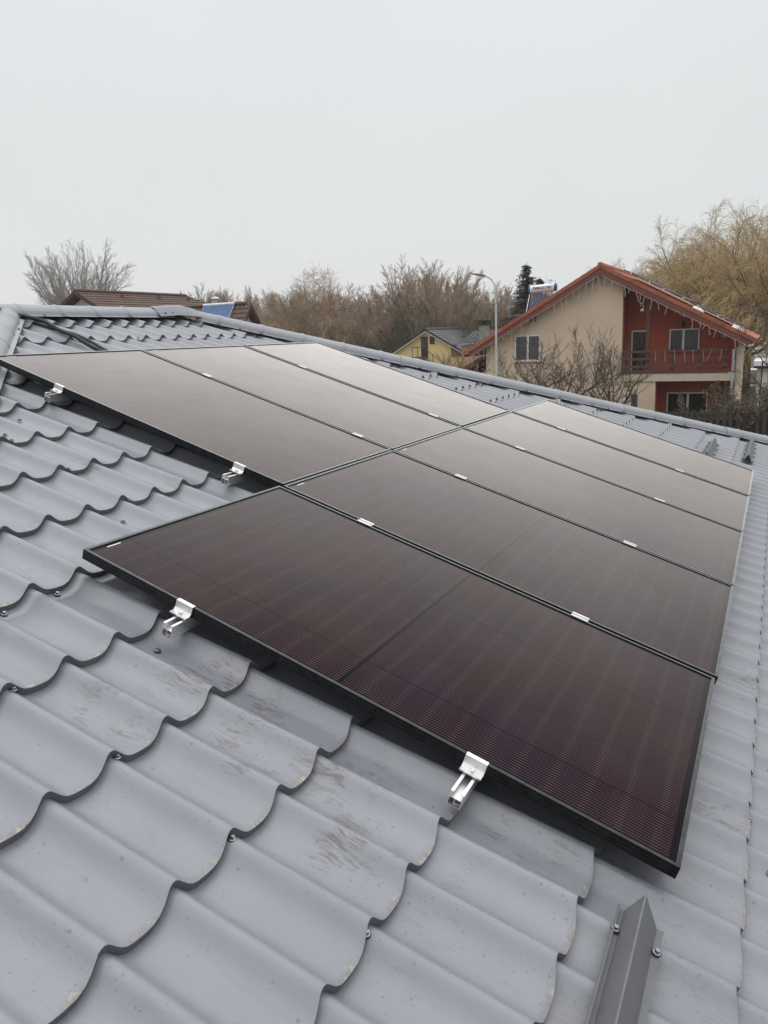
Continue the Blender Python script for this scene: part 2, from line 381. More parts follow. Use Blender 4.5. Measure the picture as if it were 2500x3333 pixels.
# the three hidden slopes
def plane_frame(p0, xdir, ydir):
    x = Vector(xdir).normalized(); y = Vector(ydir); y = (y - x*y.dot(x)).normalized(); z = x.cross(y)
    m = Matrix((x, y, z)).transposed().to_4x4(); m.translation = p0; return m
U_EAVE = U0 + COURSE*NCO
apR = RW(U_R, HR0, 0); apL = RW(U_R, HL0, 0)
eR = RW(U_EAVE, HR0 + HRS*(U_EAVE-U_R), 0); eL = RW(U_EAVE, HL0 - HLS*(U_EAVE-U_R), 0)
bR = Vector((2*apR.x - eR.x, eR.y, eR.z)); bL = Vector((2*apL.x - eL.x, eL.y, eL.z))
def hidden(a1, a2, e1, e2, down):
    """a1,a2 top points (may coincide), e1,e2 eave points; local u down the slope, v along eave from e1 to e2"""
    dv = (e2-e1).normalized(); mid = (a1+a2)/2; foot = e1 + dv*(mid-e1).dot(dv); du = (foot-mid).normalized()
    m = plane_frame(mid, du, dv); im = m.inverted(); L = (foot-mid).length
    t1, t2, f1, f2 = (im @ a1).y, (im @ a2).y, (im @ e1).y, (im @ e2).y
    fn = lambda u: (t1 + (f1-t1)*max(0, min(1, u/L)), t2 + (f2-t2)*max(0, min(1, u/L)))
    n = int(L/COURSE) + 1
    return put_sheet(house, tile_sheet(0.0, L/n, n, fn, 0, rows=(0, .5, 1.0)), M['roof'], M['riser'], matrix=m)
hidden(apR, apR, bR, eR, 1) if False else None
def hid(a1, a2, e1, e2):
    x = (e1+e2)/2-(a1+a2)/2
    if x.cross(e2-e1).z < 0: a1, a2, e1, e2 = a2, a1, e2, e1
    return hidden(a1, a2, e1, e2, 1)
hid(apR, apR, eR, bR); hid(apL, apL, eL, bL); hid(apL, apR, bL, bR)
# walls, soffit
wm = simple('white_render', (0.62, 0.61, 0.58), 0.9, var=0.05, scale=2, bump=0.1)
zt = eR.z - .18
hw = MB().box(bL.x+.5, eL.y+.5, GZ-.2, eR.x-.5, eR.y-.5, zt-.002); hw.build('wall', wm, house)
MB().box(bL.x+.05, eL.y+.05, zt, eR.x-.05, eR.y-.05, zt+.03).build('soffit', simple('soffit_board', (0.3, .3, .31)), house)
gt = MB()
for a, b in ((eL, eR), (bL, bR), (eL, bL), (eR, bR)):
    gt.tube([a + Vector((0, 0, -.16)), b + Vector((0, 0, -.16))], .06, 8)
gt.build('gutter', M['guard'], house)

# ridge and hip caps: half-round with flanges and pressed beads, built along a line
def cap_line(name, p0, p1, nflip, rad=.082, flange=.030, bead=.375, seglen=1.875, offset=0.0, slope_drop=.30, start=0.0, side_skew=0.0):
    p0 = Vector(p0); p1 = Vector(p1); d = (p1-p0); L = d.length; d.normalize()
    up = Vector((0, 0, 1)); side = d.cross(up).normalized(); nn = side.cross(d).normalized()
    segs = max(1, int(round((L-start)/seglen))); sl = (L-start)/segs
    for sgi in range(segs):
        mb = MB(); a0 = start + sgi*sl; a1 = a0 + sl + .03
        # samples along
        xs = []; x = a0
        stations = []
        nb = int(sl/bead + .5); bs = sl/nb
        for b in range(nb):
            c = a0 + (b + .5)*bs
            stations += [(c-.035, 0), (c-.018, .3), (c-.010, .9), (c, 1), (c+.010, .9), (c+.018, .3), (c+.035, 0)]
        stations = [(a0, 0.5 if sgi else 0)] + [(a0+.012, 0.0)] + stations + [(a1, 0)]
        lift = .0015*(sgi % 2)
        ring = []
        for (s_, h) in stations:
            r = rad + .0085*h + lift
            prof = [(-(rad+flange), -.004 - slope_drop*.10 + h*.003)] + [(-(rad+.004), -.002 - slope_drop*.08)]
            for q in range(0, 13):
                an = PI - PI*q/12; prof.append((r*math.cos(an), .62*r*math.sin(an) + .004 - slope_drop*.08*abs(math.cos(an))))
            prof += [((rad+.004), -.002 - slope_drop*.08), ((rad+flange), -.004 - slope_drop*.10 + h*.003)]
            ring.append([p0 + d*s_ + side*x_ + nn*(y_ + offset + lift) for x_, y_ in prof])
        npf = len(ring[0]); vs = [p for r in ring for p in r]
        mb.add(vs, [(i*npf+k, i*npf+k+1, (i+1)*npf+k+1, (i+1)*npf+k) for i in range(len(ring)-1) for k in range(npf-1)], True)
        # underside thickness
        o = mb.build(name, M['cap'], house)
        md = o.modifiers.new('thickness', 'SOLIDIFY'); md.thickness = .0012; md.offset = -1
        md2 = o.modifiers.new('edge', 'EDGE_SPLIT'); md2.split_angle = math.radians(32)
        # fixing screws on both flanges
        for j in range(2):
            for sd_ in (-1, 1):
                c = p0 + d*(a0 + sl*(.25 + .5*j) - .10) + side*sd_*(rad + flange*.55) + nn*(offset - .002 - slope_drop*.085)
                screw(c, nn, o)
SCREW_HEAD = None
def screw_mesh():
    mb = MB()
    mb.lathe((0,0,0), (0,0,1), [(0, .0095), (.0018, .0095), (.0030, .0080), (.0030, .0045)], 14)
    hexp = [(.0050*math.cos(PI/3*k), .0050*math.sin(PI/3*k)) for k in range(6)]
    mb.prism(hexp, lambda p: (p[0], p[1], .0028), lambda p: (p[0]*.95, p[1]*.95, .0085))
    me = mb.build('screw', M['steel']); me.data.materials.append(M['rubber'])
    for p in me.data.polygons:
        if math.hypot(p.center.x, p.center.y) > .0080: p.material_index = 1
    mesh = me.data; bpy.data.objects.remove(me); return mesh
SCREW = screw_mesh()
def washer_mesh():
    me = MB().lathe((0,0,0), (0,0,1), [(-.002, .0105), (.0006, .0112), (.0010, .0095)], 14).build('washer', M['rubber']); mesh = me.data; bpy.data.objects.remove(me); return mesh
WASHER = washer_mesh()
def screw(p, n, parent, big=1.0, washer=False):
    o = bpy.data.objects.new('screw', SCREW); COL.objects.link(o)
    q = Vector((0,0,1)).rotation_difference(Vector(n)).to_matrix().to_4x4()
    o.parent = parent
    o.matrix_world = Matrix.Translation(p) @ q @ Matrix.Scale(big, 4)
    return o
def crest_n(u):
    s = ((u - U0)/COURSE) % 1.0; return -.104 + .024*s
# caps
CAPN = -.070
hipdirR = RW(1, HR0 + HRS*(1-U_R), CAPN)
pR0, pR1 = RW(U_R-.00, HR0, CAPN), RW(U_EAVE, HR0 + HRS*(U_EAVE-U_R), CAPN)
pL0, pL1 = RW(U_R-.00, HL0, CAPN), RW(U_EAVE, HL0 - HLS*(U_EAVE-U_R), CAPN)
cap_line('hip_cap', pR0, pR1, 1, start=.10, offset=.002)
cap_line('hip_cap', pL0, pL1, 1, start=.10, offset=-.004)
bR1 = Vector((2*apR.x - pR1.x, pR1.y, pR1.z)); bL1 = Vector((2*apL.x - pL1.x, pL1.y, pL1.z))
cap_line('hip_cap', pR0, bR1, 1, start=.2); cap_line('hip_cap', pL0, bL1, 1, start=.2)
rz = RW(U_R, 0, CAPN)
cap_line('ridge_cap', (rz.x, HL0-.10, rz.z), (rz.x, HR0-.28, rz.z), 1, bead=.36, seglen=1.95, offset=.0)
# folded junction piece where ridge and right hip meet
j = MB()
def jp(u, v, n): return RW(u, v, n)
cx, cz = rz.x, rz.z
A = [(-.118, -.032), (-.085, .006), (-.045, .045), (0, .060), (.045, .045), (.085, .006), (.118, -.032)]
def ringp(y, sx, dz, w=1.0, bx=0.0): return [(cx + x*w*sx + bx, y + abs(x)*0.0, cz + z*w + dz) for x, z in A]
rr = [ringp(HR0-.46, 1.0, .006), ringp(HR0-.36, 1.04, .012), ringp(HR0-.22, 1.10, .020), ringp(HR0-.08, 1.05, .024), ringp(HR0+.05, .95, .004)]
# bend the near side outwards over the hip
rr[3] = [(x + max(0, x-cx)*.30, y + max(0, x-cx)*.35, z - max(0, x-cx)*.12) for x, y, z in rr[3]]
rr[4] = [(x + max(0, x-cx)*.45, y + max(0, x-cx)*.6, z - max(0, x-cx)*.12) for x, y, z in rr[4]]
npf = len(A)
j.add([p for r in rr for p in r], [(i*npf+k, i*npf+k+1, (i+1)*npf+k+1, (i+1)*npf+k) for i in range(len(rr)-1) for k in range(npf-1)])
jo = j.build('ridge_junction_cap', simple('junction_cap_paint', (0.17, 0.18, 0.195), 0.4, var=0.06, scale=6), house)
m_ = jo.modifiers.new('thickness', 'SOLIDIFY'); m_.thickness = .0012
for (u_, v_) in ((.100, -.38), (.100, -.29), (.105, -.14), (.112, -.10)):
    screw(Vector((cx + u_*1.02, HR0 + v_, cz + .008)), Vector((.5, 0, .85)), jo)
# fixing screws on the tile field (measured)
for (u, v, dn) in [(.685,-.53,-.004),(1.043,-.545,-.004),(1.40,-.56,-.004),(.328,-.53,-.004),(-1.19,.65,-.03),(-1.105,.615,-.004),(-.745,.61,-.004),(-.388,.60,-.004),
                   (-1.35,.86,-.028),(-1.71,1.04,-.030),(-.27,.455,-.028),(.00,-.10,-.030),(.00,-.295,-.030),(.42,-.10,-.030),(1.47,-.72,-.028),(1.46,-.16,-.028),
                   (2.19,.90,-.03),(2.19,.345,-.03),(2.19,-.195,-.03),(2.125,.53,-.012),(-2.915,2.93,-.004),(-2.55,2.91,-.004),(-2.915,3.69,-.004),(1.10,-.93,-.028),(2.19,1.46,-.03),(2.19,2.02,-.03)]:
    screw(RW(u + .006, v, crest_n(u + .008) + dn + .0015), RW(0, 0, 1), slope, 1.15)

# ------------------------------------------------------------------ solar panels
PL, PW, PG = 1.955, 1.134, 0.020
def make_panel():
    root = thing('solar_panel', 'x', 'solar panel', (0,0,0), TILT, 'black solar panels mounted on the grey roof')
    fw, fh = .0115, .035
    f = MB()
    # frame bars, mitred by butting: long bars full length, short bars between
    for (x0, y0, x1, y1) in ((0, 0, PL, fw), (0, PW-fw, PL, PW)):
        f.box(x0, y0, -fh, x1, y1, 0)
    f.box(0, fw, -fh, fw, PW-fw, 0); f.box(PL-fw, fw, -fh, PL, PW-fw, 0)
    # pressed grooves on the outer long faces read as thin raised lines
    for zz in (-.0115, -.0215):
        f.box(.001, -.0006, zz-.0006, PL-.001, 0, zz+.0006); f.box(.001, PW, zz-.0006, PL-.001, PW+.0006, zz+.0006)
    # bottom return flange
    f.box(fw, fw, -fh, PL-fw, fw+.02, -fh+.002); f.box(fw, PW-fw-.02, -fh, PL-fw, PW-fw, -fh+.002)
    fo = f.build('frame', M['frame'], root)
    bv = fo.modifiers.new('bevel', 'BEVEL'); bv.width = .0007; bv.segments = 1; bv.limit_method = 'ANGLE'
    MB().box(fw, fw, -.0085, PL-fw, PW-fw, -.0045).build('glass', M['cells'], root)
    MB().box(fw+.01, fw+.03, -.0095, PL-fw-.01, PW-fw-.03, -.008).build('backsheet', M['rubber'], root)
    for yy in (.3, .56, .82): MB().box(PL/2-.02, yy, -.028, PL/2+.02, yy+.06, -.0097).build('junction_box', M['rubber'], root)
    MB().box(.0235, .080, -.0044, .0275, .140, -.0041).build('serial_sticker', M['sticker'], root)
    return root
PV0 = [0.0, 1.154, 2.302, 3.450, 4.612]
proto = make_panel()
labR = ['nearest solar panel, bottom of the right column, dark brown with visible wires', 'second solar panel of the right column counted from the nearest one',
        'middle solar panel of the right column of five', 'fourth solar panel of the right column, second from the roof edge', 'farthest solar panel of the right column, next to the snow guards by the hip']
labL = ['solar panel of the left column with its dark side edge facing the viewer', 'middle panel of the left column of three, between two lines of clamps', 'farthest panel of the left column, its corner touching the ridge line']
first = True
for i, v0 in enumerate(PV0):
    o = proto if first else copy_tree(proto); first = False
    o.location = RW(0.002 - (.010 if i == 0 else 0), v0, 0); o['label'] = labR[i]
for i, v0 in enumerate([1.170, 2.318, 3.478]):
    o = copy_tree(proto); o.location = RW(-.010-PL-.006*(i == 2), v0, 0); o['label'] = labL[i]

# mounting rails
def rail(u, v0, v1, label):
    root = thing('mounting_rail', label, 'mounting rail', RW(u, v0, -.036), TILT, 'aluminium rails under the solar panels')
    L = v1-v0; w = .0185; h = .044; t = .0022; mb = MB()
    mb.box(-w, 0, -h, -w+t, L, 0); mb.box(w-t, 0, -h, w, L, 0)
    mb.box(-w+t, 0, -t, -w+.0085, L, -.0001); mb.box(w-.0085, 0, -t, w-t, L, -.0001)
    mb.box(-w+t, 0, -.020, w-t, L, -.0180)
    mb.box(-w+t, 0, -h, -w+.013, L, -h+t); mb.box(w-.016, 0, -h, w-t, L, -h+t)
    mb.box(-.003, .0008, -h+.010, -.0008, L-.0008, -.0202)
    mb.box(-.0008, .0008, -h+.010, w-t, L-.0008, -h+.012)
    mb.build('profile', M['alu'], root)
    ft = 0
    for k in range(int(L/1.1)+1):                # roof hooks holding the rail on the tiles
        y = .32 + k*1.1
        if y > L-.1: break
        hk = MB(); hk.box(-.02, y-.015, -h-.006, .05, y+.015, -h-.0005); hk.box(.0455, y-.015, -h-.03, .0495, y+.015, -h-.006)
        hk.build('roof_hook', M['alu'], root)
    return root
rail(.435, -.083, 5.80, 'bright aluminium rail running under the right column, upper of its two rails')
rail(1.412, -.114, 5.82, 'lower of two aluminium rails under the right column, its end nearest the viewer')
rail(-1.438, 1.095, 4.66, 'aluminium rail under the left column, nearer the ridge, short end poking out')
rail(-.258, 1.072, 4.64, 'aluminium rail under the left column, lower of the two, end beside the panel corner')
# end clamps and middle clamps
def end_clamp(u, v, sgn, label):
    root = thing('end_clamp', label, 'clamp', RW(u, v, 0), (0, TH, 0) if sgn > 0 else (0, TH, 0), 'bright end clamps on the rails')
    w = .031; mb = MB(); s = sgn
    def bx(y0, z0, y1, z1): mb.box(-w, min(y0*s, y1*s), z0, w, max(y0*s, y1*s), z1)
    prof = [(.010, .0035), (.010, .0008), (-.0015, .0008), (-.0020, -.021), (-.010, -.0320), (-.030, -.0320), (-.030, -.0275), (-.0125, -.0275), (-.0068, -.0195), (-.0052, .0035)]
    mb.prism(prof, lambda p: (-w, p[0]*s, p[1]), lambda p: (w, p[0]*s, p[1]))
    o = mb.build('clamp_body', M['alu'], root)
    bt = MB(); bt.lathe((0, -.0185*s, -.0275), (0,0,1), [(0, .0068), (.0065, .0068), (.0072, .0062), (.0072, .0033), (.003, .0030), (.003, 0)], 16)
    bt.build('bolt', M['alu'], root)
    return root
end_clamp(.425, -.002, 1, 'end clamp on the near edge of the nearest panel, left one')
end_clamp(1.412, -.002, 1, 'end clamp on the near edge of the nearest panel, right one by the bottom')
end_clamp(-1.438, 1.168, 1, 'end clamp at the left column edge, far left below the ridge')
end_clamp(-.258, 1.168, 1, 'end clamp at the left column edge, close to the corner of the nearest panel')
end_clamp(.421, 5.748, -1, 'end clamp on the far edge of the right column, left one')
end_clamp(1.430, 5.748, -1, 'end clamp on the far edge of the right column, beside the snow guard')
end_clamp(-1.447, 4.614, -1, 'end clamp on the far edge of the left column, nearest the ridge')
end_clamp(-.238, 4.614, -1, 'end clamp on the far edge of the left column, lower one')
def mid_clamp(u, v, label):
    root = thing('middle_clamp', label, 'clamp', RW(u, v, 0), TILT, 'bright middle clamps between the panels')
    mb = MB(); w = .034
    mb.box(-w, -.019, .0006, w, -.0072, .0034); mb.box(-w, .0072, .0006, w, .019, .0034)
    mb.box(-w, -.0072, -.018, w, -.0050, .0034); mb.box(-w, .0050, -.018, w, .0072, .0034); mb.box(-w, -.0050, -.018, w, .0050, -.0155)
    mb.build('clamp_body', M['alu'], root)
    MB().lathe((0, 0, -.0155), (0,0,1), [(0, .0042), (.008, .0042), (.008, .002)], 10).build('bolt', M['alu'], root)
    return root
ords = ['first', 'second', 'third', 'fourth']
for i, v in enumerate([1.144, 2.295, 3.443, 4.598]):
    mid_clamp(.446, v, 'upper clamp in the %s gap of the right column counted from the nearest panel' % ords[i])
    mid_clamp(1.425, v, 'lower clamp in the %s gap of the right column counted from the nearest panel' % ords[i])
for i, v in enumerate([2.311, 3.465]):
    mid_clamp(-1.392, v, 'clamp in the %s gap of the left column, nearer the ridge' % ords[i])
    mid_clamp(-.245, v, 'clamp in the %s gap of the left column, farther from the ridge' % ords[i])

# ------------------------------------------------------------------ conduit
def conduit(pts, r, label):
    P = []
    for i in range(len(pts)-1):
        a, b = Vector(pts[i]), Vector(pts[i+1]); p0 = Vector(pts[max(i-1, 0)]); p3 = Vector(pts[min(i+2, len(pts)-1)])
        for k in range(60):
            t = k/60; P.append(.5*((2*a) + (b-p0)*t + (2*p0-5*a+4*b-p3)*t*t + (3*a-p0-3*b+p3)*t**3))
    # resample
    L = 0; Q = [P[0]]; step = .0028
    for p in P[1:]:
        while (p-Q[-1]).length > step: Q.append(Q[-1] + (p-Q[-1]).normalized()*step)
    rs = [r*(1.0 if (i//3) % 2 == 0 else .74) for i in range(len(Q))]
    o = MB().tube([RM @ q for q in Q], rs, 10, smooth=False).build('cable_conduit', M['conduit'])
    return tag(o, label, 'conduit', 'black corrugated conduits')
conduit([(-3.12, 2.20, -.085), (-2.96, 2.225, -.062), (-2.83, 2.262, -.058), (-2.64, 2.235, -.066), (-2.486, 2.22, -.060), (-2.337, 2.19, -.066), (-2.18, 2.165, -.070), (-1.8, 2.15, -.075)], .0150, 'thick black corrugated conduit running down from the ridge to the panels')
conduit([(-3.12, 2.215, -.090), (-2.95, 2.245, -.088), (-2.80, 2.262, -.088), (-2.66, 2.262, -.078), (-2.552, 2.280, -.066), (-2.44, 2.290, -.072), (-2.33, 2.262, -.070), (-2.18, 2.235, -.075), (-1.8, 2.2, -.078)], .0105, 'thinner black corrugated conduit beside the thick one')

# ------------------------------------------------------------------ snow guards (bent inverted V strips along the slope)
def snow_guard(u0, v0, v1, label):
    root = thing('snow_guard', label, 'snow guard', RW(u0, v0, 0), TILT, 'grey snow guards screwed to the roof')
    L = v1-v0; th_ = .0014
    prof = [(.004, -.066), (0, -.070), (.001, -.076), (.016, -.078), (.040, -.012), (.044, -.012), (.092, -.0775), (.107, -.0745)]
    low = [(x, z-th_*1.6) for x, z in prof]
    poly = prof + low[::-1]
    mb = MB()
    for i in range(len(prof)-1):
        q = [prof[i], prof[i+1], low[i+1], low[i]]
        mb.prism(q, lambda p: (p[0], 0, p[1]), lambda p: (p[0], L, p[1]))
    o = mb.build('bent_sheet', M['guard'], root)
    n = max(2, int(L/.33))
    for k in range(n+1):
        for x in (.007, .100):
            y = min(L-.05, .05 + k*(L-.1)/n) - .025
            s = bpy.data.objects.new('screw', SCREW); COL.objects.link(s); s.parent = o; s.location = (x, y, -.0735); s.scale = (1.15,)*3
    return root
snow_guard(1.846, -2.10, -.137, 'dark grey bent snow guard in the lower right corner, nearest the viewer')
snow_guard(1.846, 6.62, 7.95, 'snow guard with open dark triangular end near the far right hip')
snow_guard(1.490, 5.95, 7.02, 'snow guard peeping out behind the edge of the farthest panel')


# =================================================================== neighbouring houses
def render_mat(name, col, **k): return simple(name, col, 0.9, var=k.get('var', .07), scale=k.get('scale', .8), bump=.15, spec=.2, dirt=k.get('dirt'))
def glazing(name, tint, vert=38.0, light=(0.16, 0.155, 0.15)):
    """window pane with a pleated curtain behind, seen through dark reflective glass"""
    t = NT(name); v = t.obj(); sp = t.n('ShaderNodeSeparateXYZ'); t.l(v, sp.inputs[0])
    w = t.n('ShaderNodeTexNoise'); w.noise_dimensions = '1D'; t.l(t.math('MULTIPLY', sp.outputs['X'], vert), w.inputs['W']); w.inputs['Scale'].default_value = 1; w.inputs['Detail'].default_value = 2
    c = t.mixc(t.ramp(w.outputs['Fac'], .40, .62), tint, light)
    p = t.pbr(c, 0.06, 0, None, spec=.6); return t.m
MAT = dict(
    beige=render_mat('beige_render', (0.66, 0.52, 0.385), dirt=((0.74, 0.62, 0.49), .5)), red=render_mat('brick_red_render', (0.42, 0.108, 0.066)),
    slab=render_mat('stained_beige_slab', (0.60, 0.53, 0.41), scale=1.5, dirt=((0.2, 0.18, 0.15), .5)), fascia=simple('red_brown_fascia', (0.19, 0.060, 0.044), .55, var=.1, scale=1.2),
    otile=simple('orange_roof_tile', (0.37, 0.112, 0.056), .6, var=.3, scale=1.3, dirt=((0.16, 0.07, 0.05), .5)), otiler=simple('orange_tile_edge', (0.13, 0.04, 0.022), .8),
    white=simple('white_window_plastic', (0.72, 0.72, 0.72), .4, var=.04), pane=glazing('dark_window_glass', (0.010, 0.010, 0.013)), pane2=glazing('curtained_window_glass', (0.012, 0.011, 0.012), 60, (0.07, 0.062, 0.055)),
    bwood=simple('weathered_brown_wood', (0.115, 0.045, 0.032), .75, var=.35, scale=4, stretch=(1, 1, 6), bump=.2), dark=simple('dark_iron', (0.025, 0.02, 0.018), .5),
    yellow=render_mat('yellow_render', (0.82, 0.63, 0.32)), wood=simple('stained_board', (0.20, 0.10, 0.045), .7, var=.35, scale=3, stretch=(8, 8, 1)),
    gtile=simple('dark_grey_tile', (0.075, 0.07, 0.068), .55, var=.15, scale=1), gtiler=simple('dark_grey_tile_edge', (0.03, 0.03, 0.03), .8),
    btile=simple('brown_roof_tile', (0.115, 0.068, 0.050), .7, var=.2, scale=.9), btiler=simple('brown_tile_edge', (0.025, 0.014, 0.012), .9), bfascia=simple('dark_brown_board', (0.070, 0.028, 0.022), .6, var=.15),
    whitew=render_mat('white_render_wall', (0.66, 0.65, 0.62)), conc=simple('rough_concrete_block', (0.27, 0.25, 0.23), .95, var=.25, scale=3, bump=.5, dirt=((0.12, 0.11, 0.10), .7)),
    snow=simple('old_snow', (0.80, 0.82, 0.85), .8, var=.04, scale=5, bump=.4), zinc=simple('zinc_pipe', (0.55, 0.56, 0.57), .5, .2), pipe=simple('cream_pipe', (0.55, 0.51, 0.44), .5, dirt=((0.2, 0.17, 0.14), .6)),
    pv=simple('dark_panel_glass', (0.014, 0.014, 0.016), .5, var=.1, spec=.2), lightwire=simple('pinkish_white_string', (0.62, 0.50, 0.46), .6), fence=simple('weathered_dark_fence_board', (0.058, 0.051, 0.046), .85, var=.45, scale=3, stretch=(5, 5, .6), bump=.3),
    tank=simple('white_enamel', (0.78, 0.79, 0.80), .3, var=.03), blue=simple('blue_plastic_cap', (0.03, 0.10, 0.33), .35), tubeg=simple('vacuum_glass_tube', (0.05, 0.07, 0.12), .08, var=.2, spec=1.0), ink=simple('dark_green_lettering', (0.01, 0.06, 0.07), .5))
MAT['pvframe'] = simple('black_panel_frame', (0.02, 0.02, 0.02), .6, spec=.2)
MAT['tubeb'] = simple('blue_vacuum_glass_tube', (0.10, 0.24, 0.50), .12, var=.3, scale=8, spec=1.0)

def window(parent, x0, z0, x1, z1, Y, split=2, pane='pane', sill=True, fr=.06, mull=.5, face=-1):
    """white framed window in a wall facing -Y; (x0,z0) lower left, (x1,z1) upper right"""
    f = MB(); d = .05
    f.box(x0, Y-.02, z0, x0+fr, Y+d, z1); f.box(x1-fr, Y-.02, z0, x1, Y+d, z1); f.box(x0+fr, Y-.02, z1-fr, x1-fr, Y+d, z1); f.box(x0+fr, Y-.02, z0, x1-fr, Y+d, z0+fr)
    if split == 2:
        xm = x0 + (x1-x0)*mull; f.box(xm-fr*.9, Y-.025, z0+fr, xm+fr*.9, Y+d, z1-fr)
    w = f.build('window', MAT['white'], parent)
    MB().box(x0+fr, Y+.010, z0+fr, x1-fr, Y+.018, z1-fr).build('pane', MAT[pane], w)
    if sill: MB().box(x0-.05, Y-.12, z0-.045, x1+.05, Y-.021, z0-.003).build('sill', MAT['white'], w)
    return w
def tiled_slope(parent, a1, a2, e1, e2, tm, rm, wave=.30, course=.33, h=.04, step=.03, name='roof_slope', overlap=0):
    """planar tiled slope between ridge points a1,a2 and eave points e1,e2"""
    a1, a2, e1, e2 = map(Vector, (a1, a2, e1, e2))
    x = (e1+e2)/2-(a1+a2)/2
    if x.cross(e2-e1).z < 0: a1, a2, e1, e2 = a2, a1, e2, e1
    dv = (e2-e1).normalized(); mid = (a1+a2)/2; foot = e1 + dv*(mid-e1).dot(dv); du = (foot-mid).normalized()
    m = plane_frame(mid, du, dv); im = m.inverted(); L = (foot-mid).length
    t1, t2, f1, f2 = (im @ a1).y, (im @ a2).y, (im @ e1).y, (im @ e2).y
    fn = lambda u: (t1 + (f1-t1)*max(0, min(1, u/L)), t2 + (f2-t2)*max(0, min(1, u/L)))
    n = max(1, int(round(L/course)))
    prof = [(w, -h*(.5-.5*math.cos(2*PI*w/.186))) for w in (0, .023, .047, .070, .093, .116, .14, .163)]
    c, r, lip = tile_sheet(0.0, L/n, n, fn, 0, wave=wave, prof=prof, step=step, crest_n=step, scallop=0, rows=(0, 1.0))
    o = c.build(name, tm, parent, recalc=False); o.matrix_world = m
    rr = r.build('tile_edge', rm, o, recalc=False)
    return o
def icicle_lights(p0, p1, label, seed, sp=.30):
    rnd = random.Random(seed); p0 = Vector(p0); p1 = Vector(p1); n = int((p1-p0).length/.12); mb = MB(); P = []
    for i in range(n+1):
        t = i/n; P.append(p0 + (p1-p0)*t + Vector((0, -.004, -abs(math.sin(i*1.3))*.03 + rnd.uniform(-.012, .012))))
    mb.tube(P, .009, 4)
    x = rnd.uniform(.1, .4); L = (p1-p0).length
    while x < L:
        b = p0 + (p1-p0)*(x/L); q = [b]; dx = 0; ln = rnd.choice((.15, .25, .35, .5, .6, .45))
        k = int(ln/.055)
        for i in range(k):
            dx += rnd.uniform(-.03, .03); q.append(b + Vector((dx, rnd.uniform(-.01, .01), -.055*(i+1))))
            if i % 2 and rnd.random() < .7: mb.tube([q[-1], q[-1] + Vector((rnd.choice((-1, 1))*.045, 0, -.01))], .011, 3)
        if len(q) > 1: mb.tube(q, .0105, 4)
        x += rnd.uniform(.6, 1.3)*sp*1.25
    return tag(mb.build('icicle_lights', MAT['lightwire']), label, 'string lights', 'unlit icicle lights under the orange roof')

# ---- the orange-roofed beige and red house
YV, YW, YB, YE = 38.0, 38.52, 40.1, 48.5      # verge, front wall, recessed wall, back
AX, AZ = -5.96, 3.74; LX, LZ = -12.96, -.22; RX, RZ = 1.05, .01
oh = thing('beige_red_house', 'beige and brick-red house with an orange tiled gable roof and a balcony', 'house', (AX, YW, GZ))
def P(mb, name, mat, label=None, par=None):
    o = mb.build(name, mat, par)
    if par is None: o.parent = oh; o.matrix_parent_inverse = Matrix.Translation((-AX, -YW, -GZ))
    if label: o['label'] = label
    return o
def roofz(x, off=0): return (AZ + (x-AX)*(AZ-LZ)/(AX-LX) if x < AX else AZ - (x-AX)*(AZ-RZ)/(RX-AX)) - off
ff = lambda Y: (lambda p: (p[0], Y, p[1]))
# front gable wall (with the loggia cut out), side and back walls
wall = MB(); oz = .30
wall.prism([(-11.95, GZ), (-3.28, GZ), (-3.28, -1.90), (-4.93, -1.90), (-4.93, roofz(-4.93, oz)), (AX, AZ-oz), (-11.95, roofz(-11.95, oz))], ff(YW), ff(YW+.3))
wall.box(-11.95, YW+.3, GZ, -11.65, YE-.5, roofz(-11.95, oz))
wall.prism([(-11.95, GZ), (.25, GZ), (.25, roofz(.25, oz)), (AX, AZ-oz), (-11.95, roofz(-11.95, oz))], ff(YE-.5), ff(YE-.2))
wall.box(-.02, YB+.3, GZ, .25, YE-.5, roofz(.25, oz))
P(wall, 'wall', MAT['beige'])
redw = MB()
redw.prism([(-4.93, -1.6), (.25, -1.6), (.25, roofz(.25, oz)), (-4.93, roofz(-4.93, oz))], ff(YB), ff(YB+.28))
redw.prism([(-3.28, GZ), (.25, GZ), (.25, -1.88), (-3.28, -1.88)], ff(YB+.01), ff(YB+.27))
redw.box(-5.10, YW+.31, -1.5, -4.932, YB-.002, roofz(-4.93, oz)-.01); redw.box(-3.5, YW+.31, GZ, -3.282, YB-.002, -1.92)
redw.box(-.02, YW+.9, GZ, .24, YB-.002, -1.92); redw.box(-.02, YW+.9, -1.5, .24, YB-.002, roofz(.25, oz))
P(redw, 'recessed_wall', MAT['red'])
P(MB().box(-4.92, YW-.06, -1.895, .18, YB-.01, -1.52), 'balcony_slab', MAT['slab'])
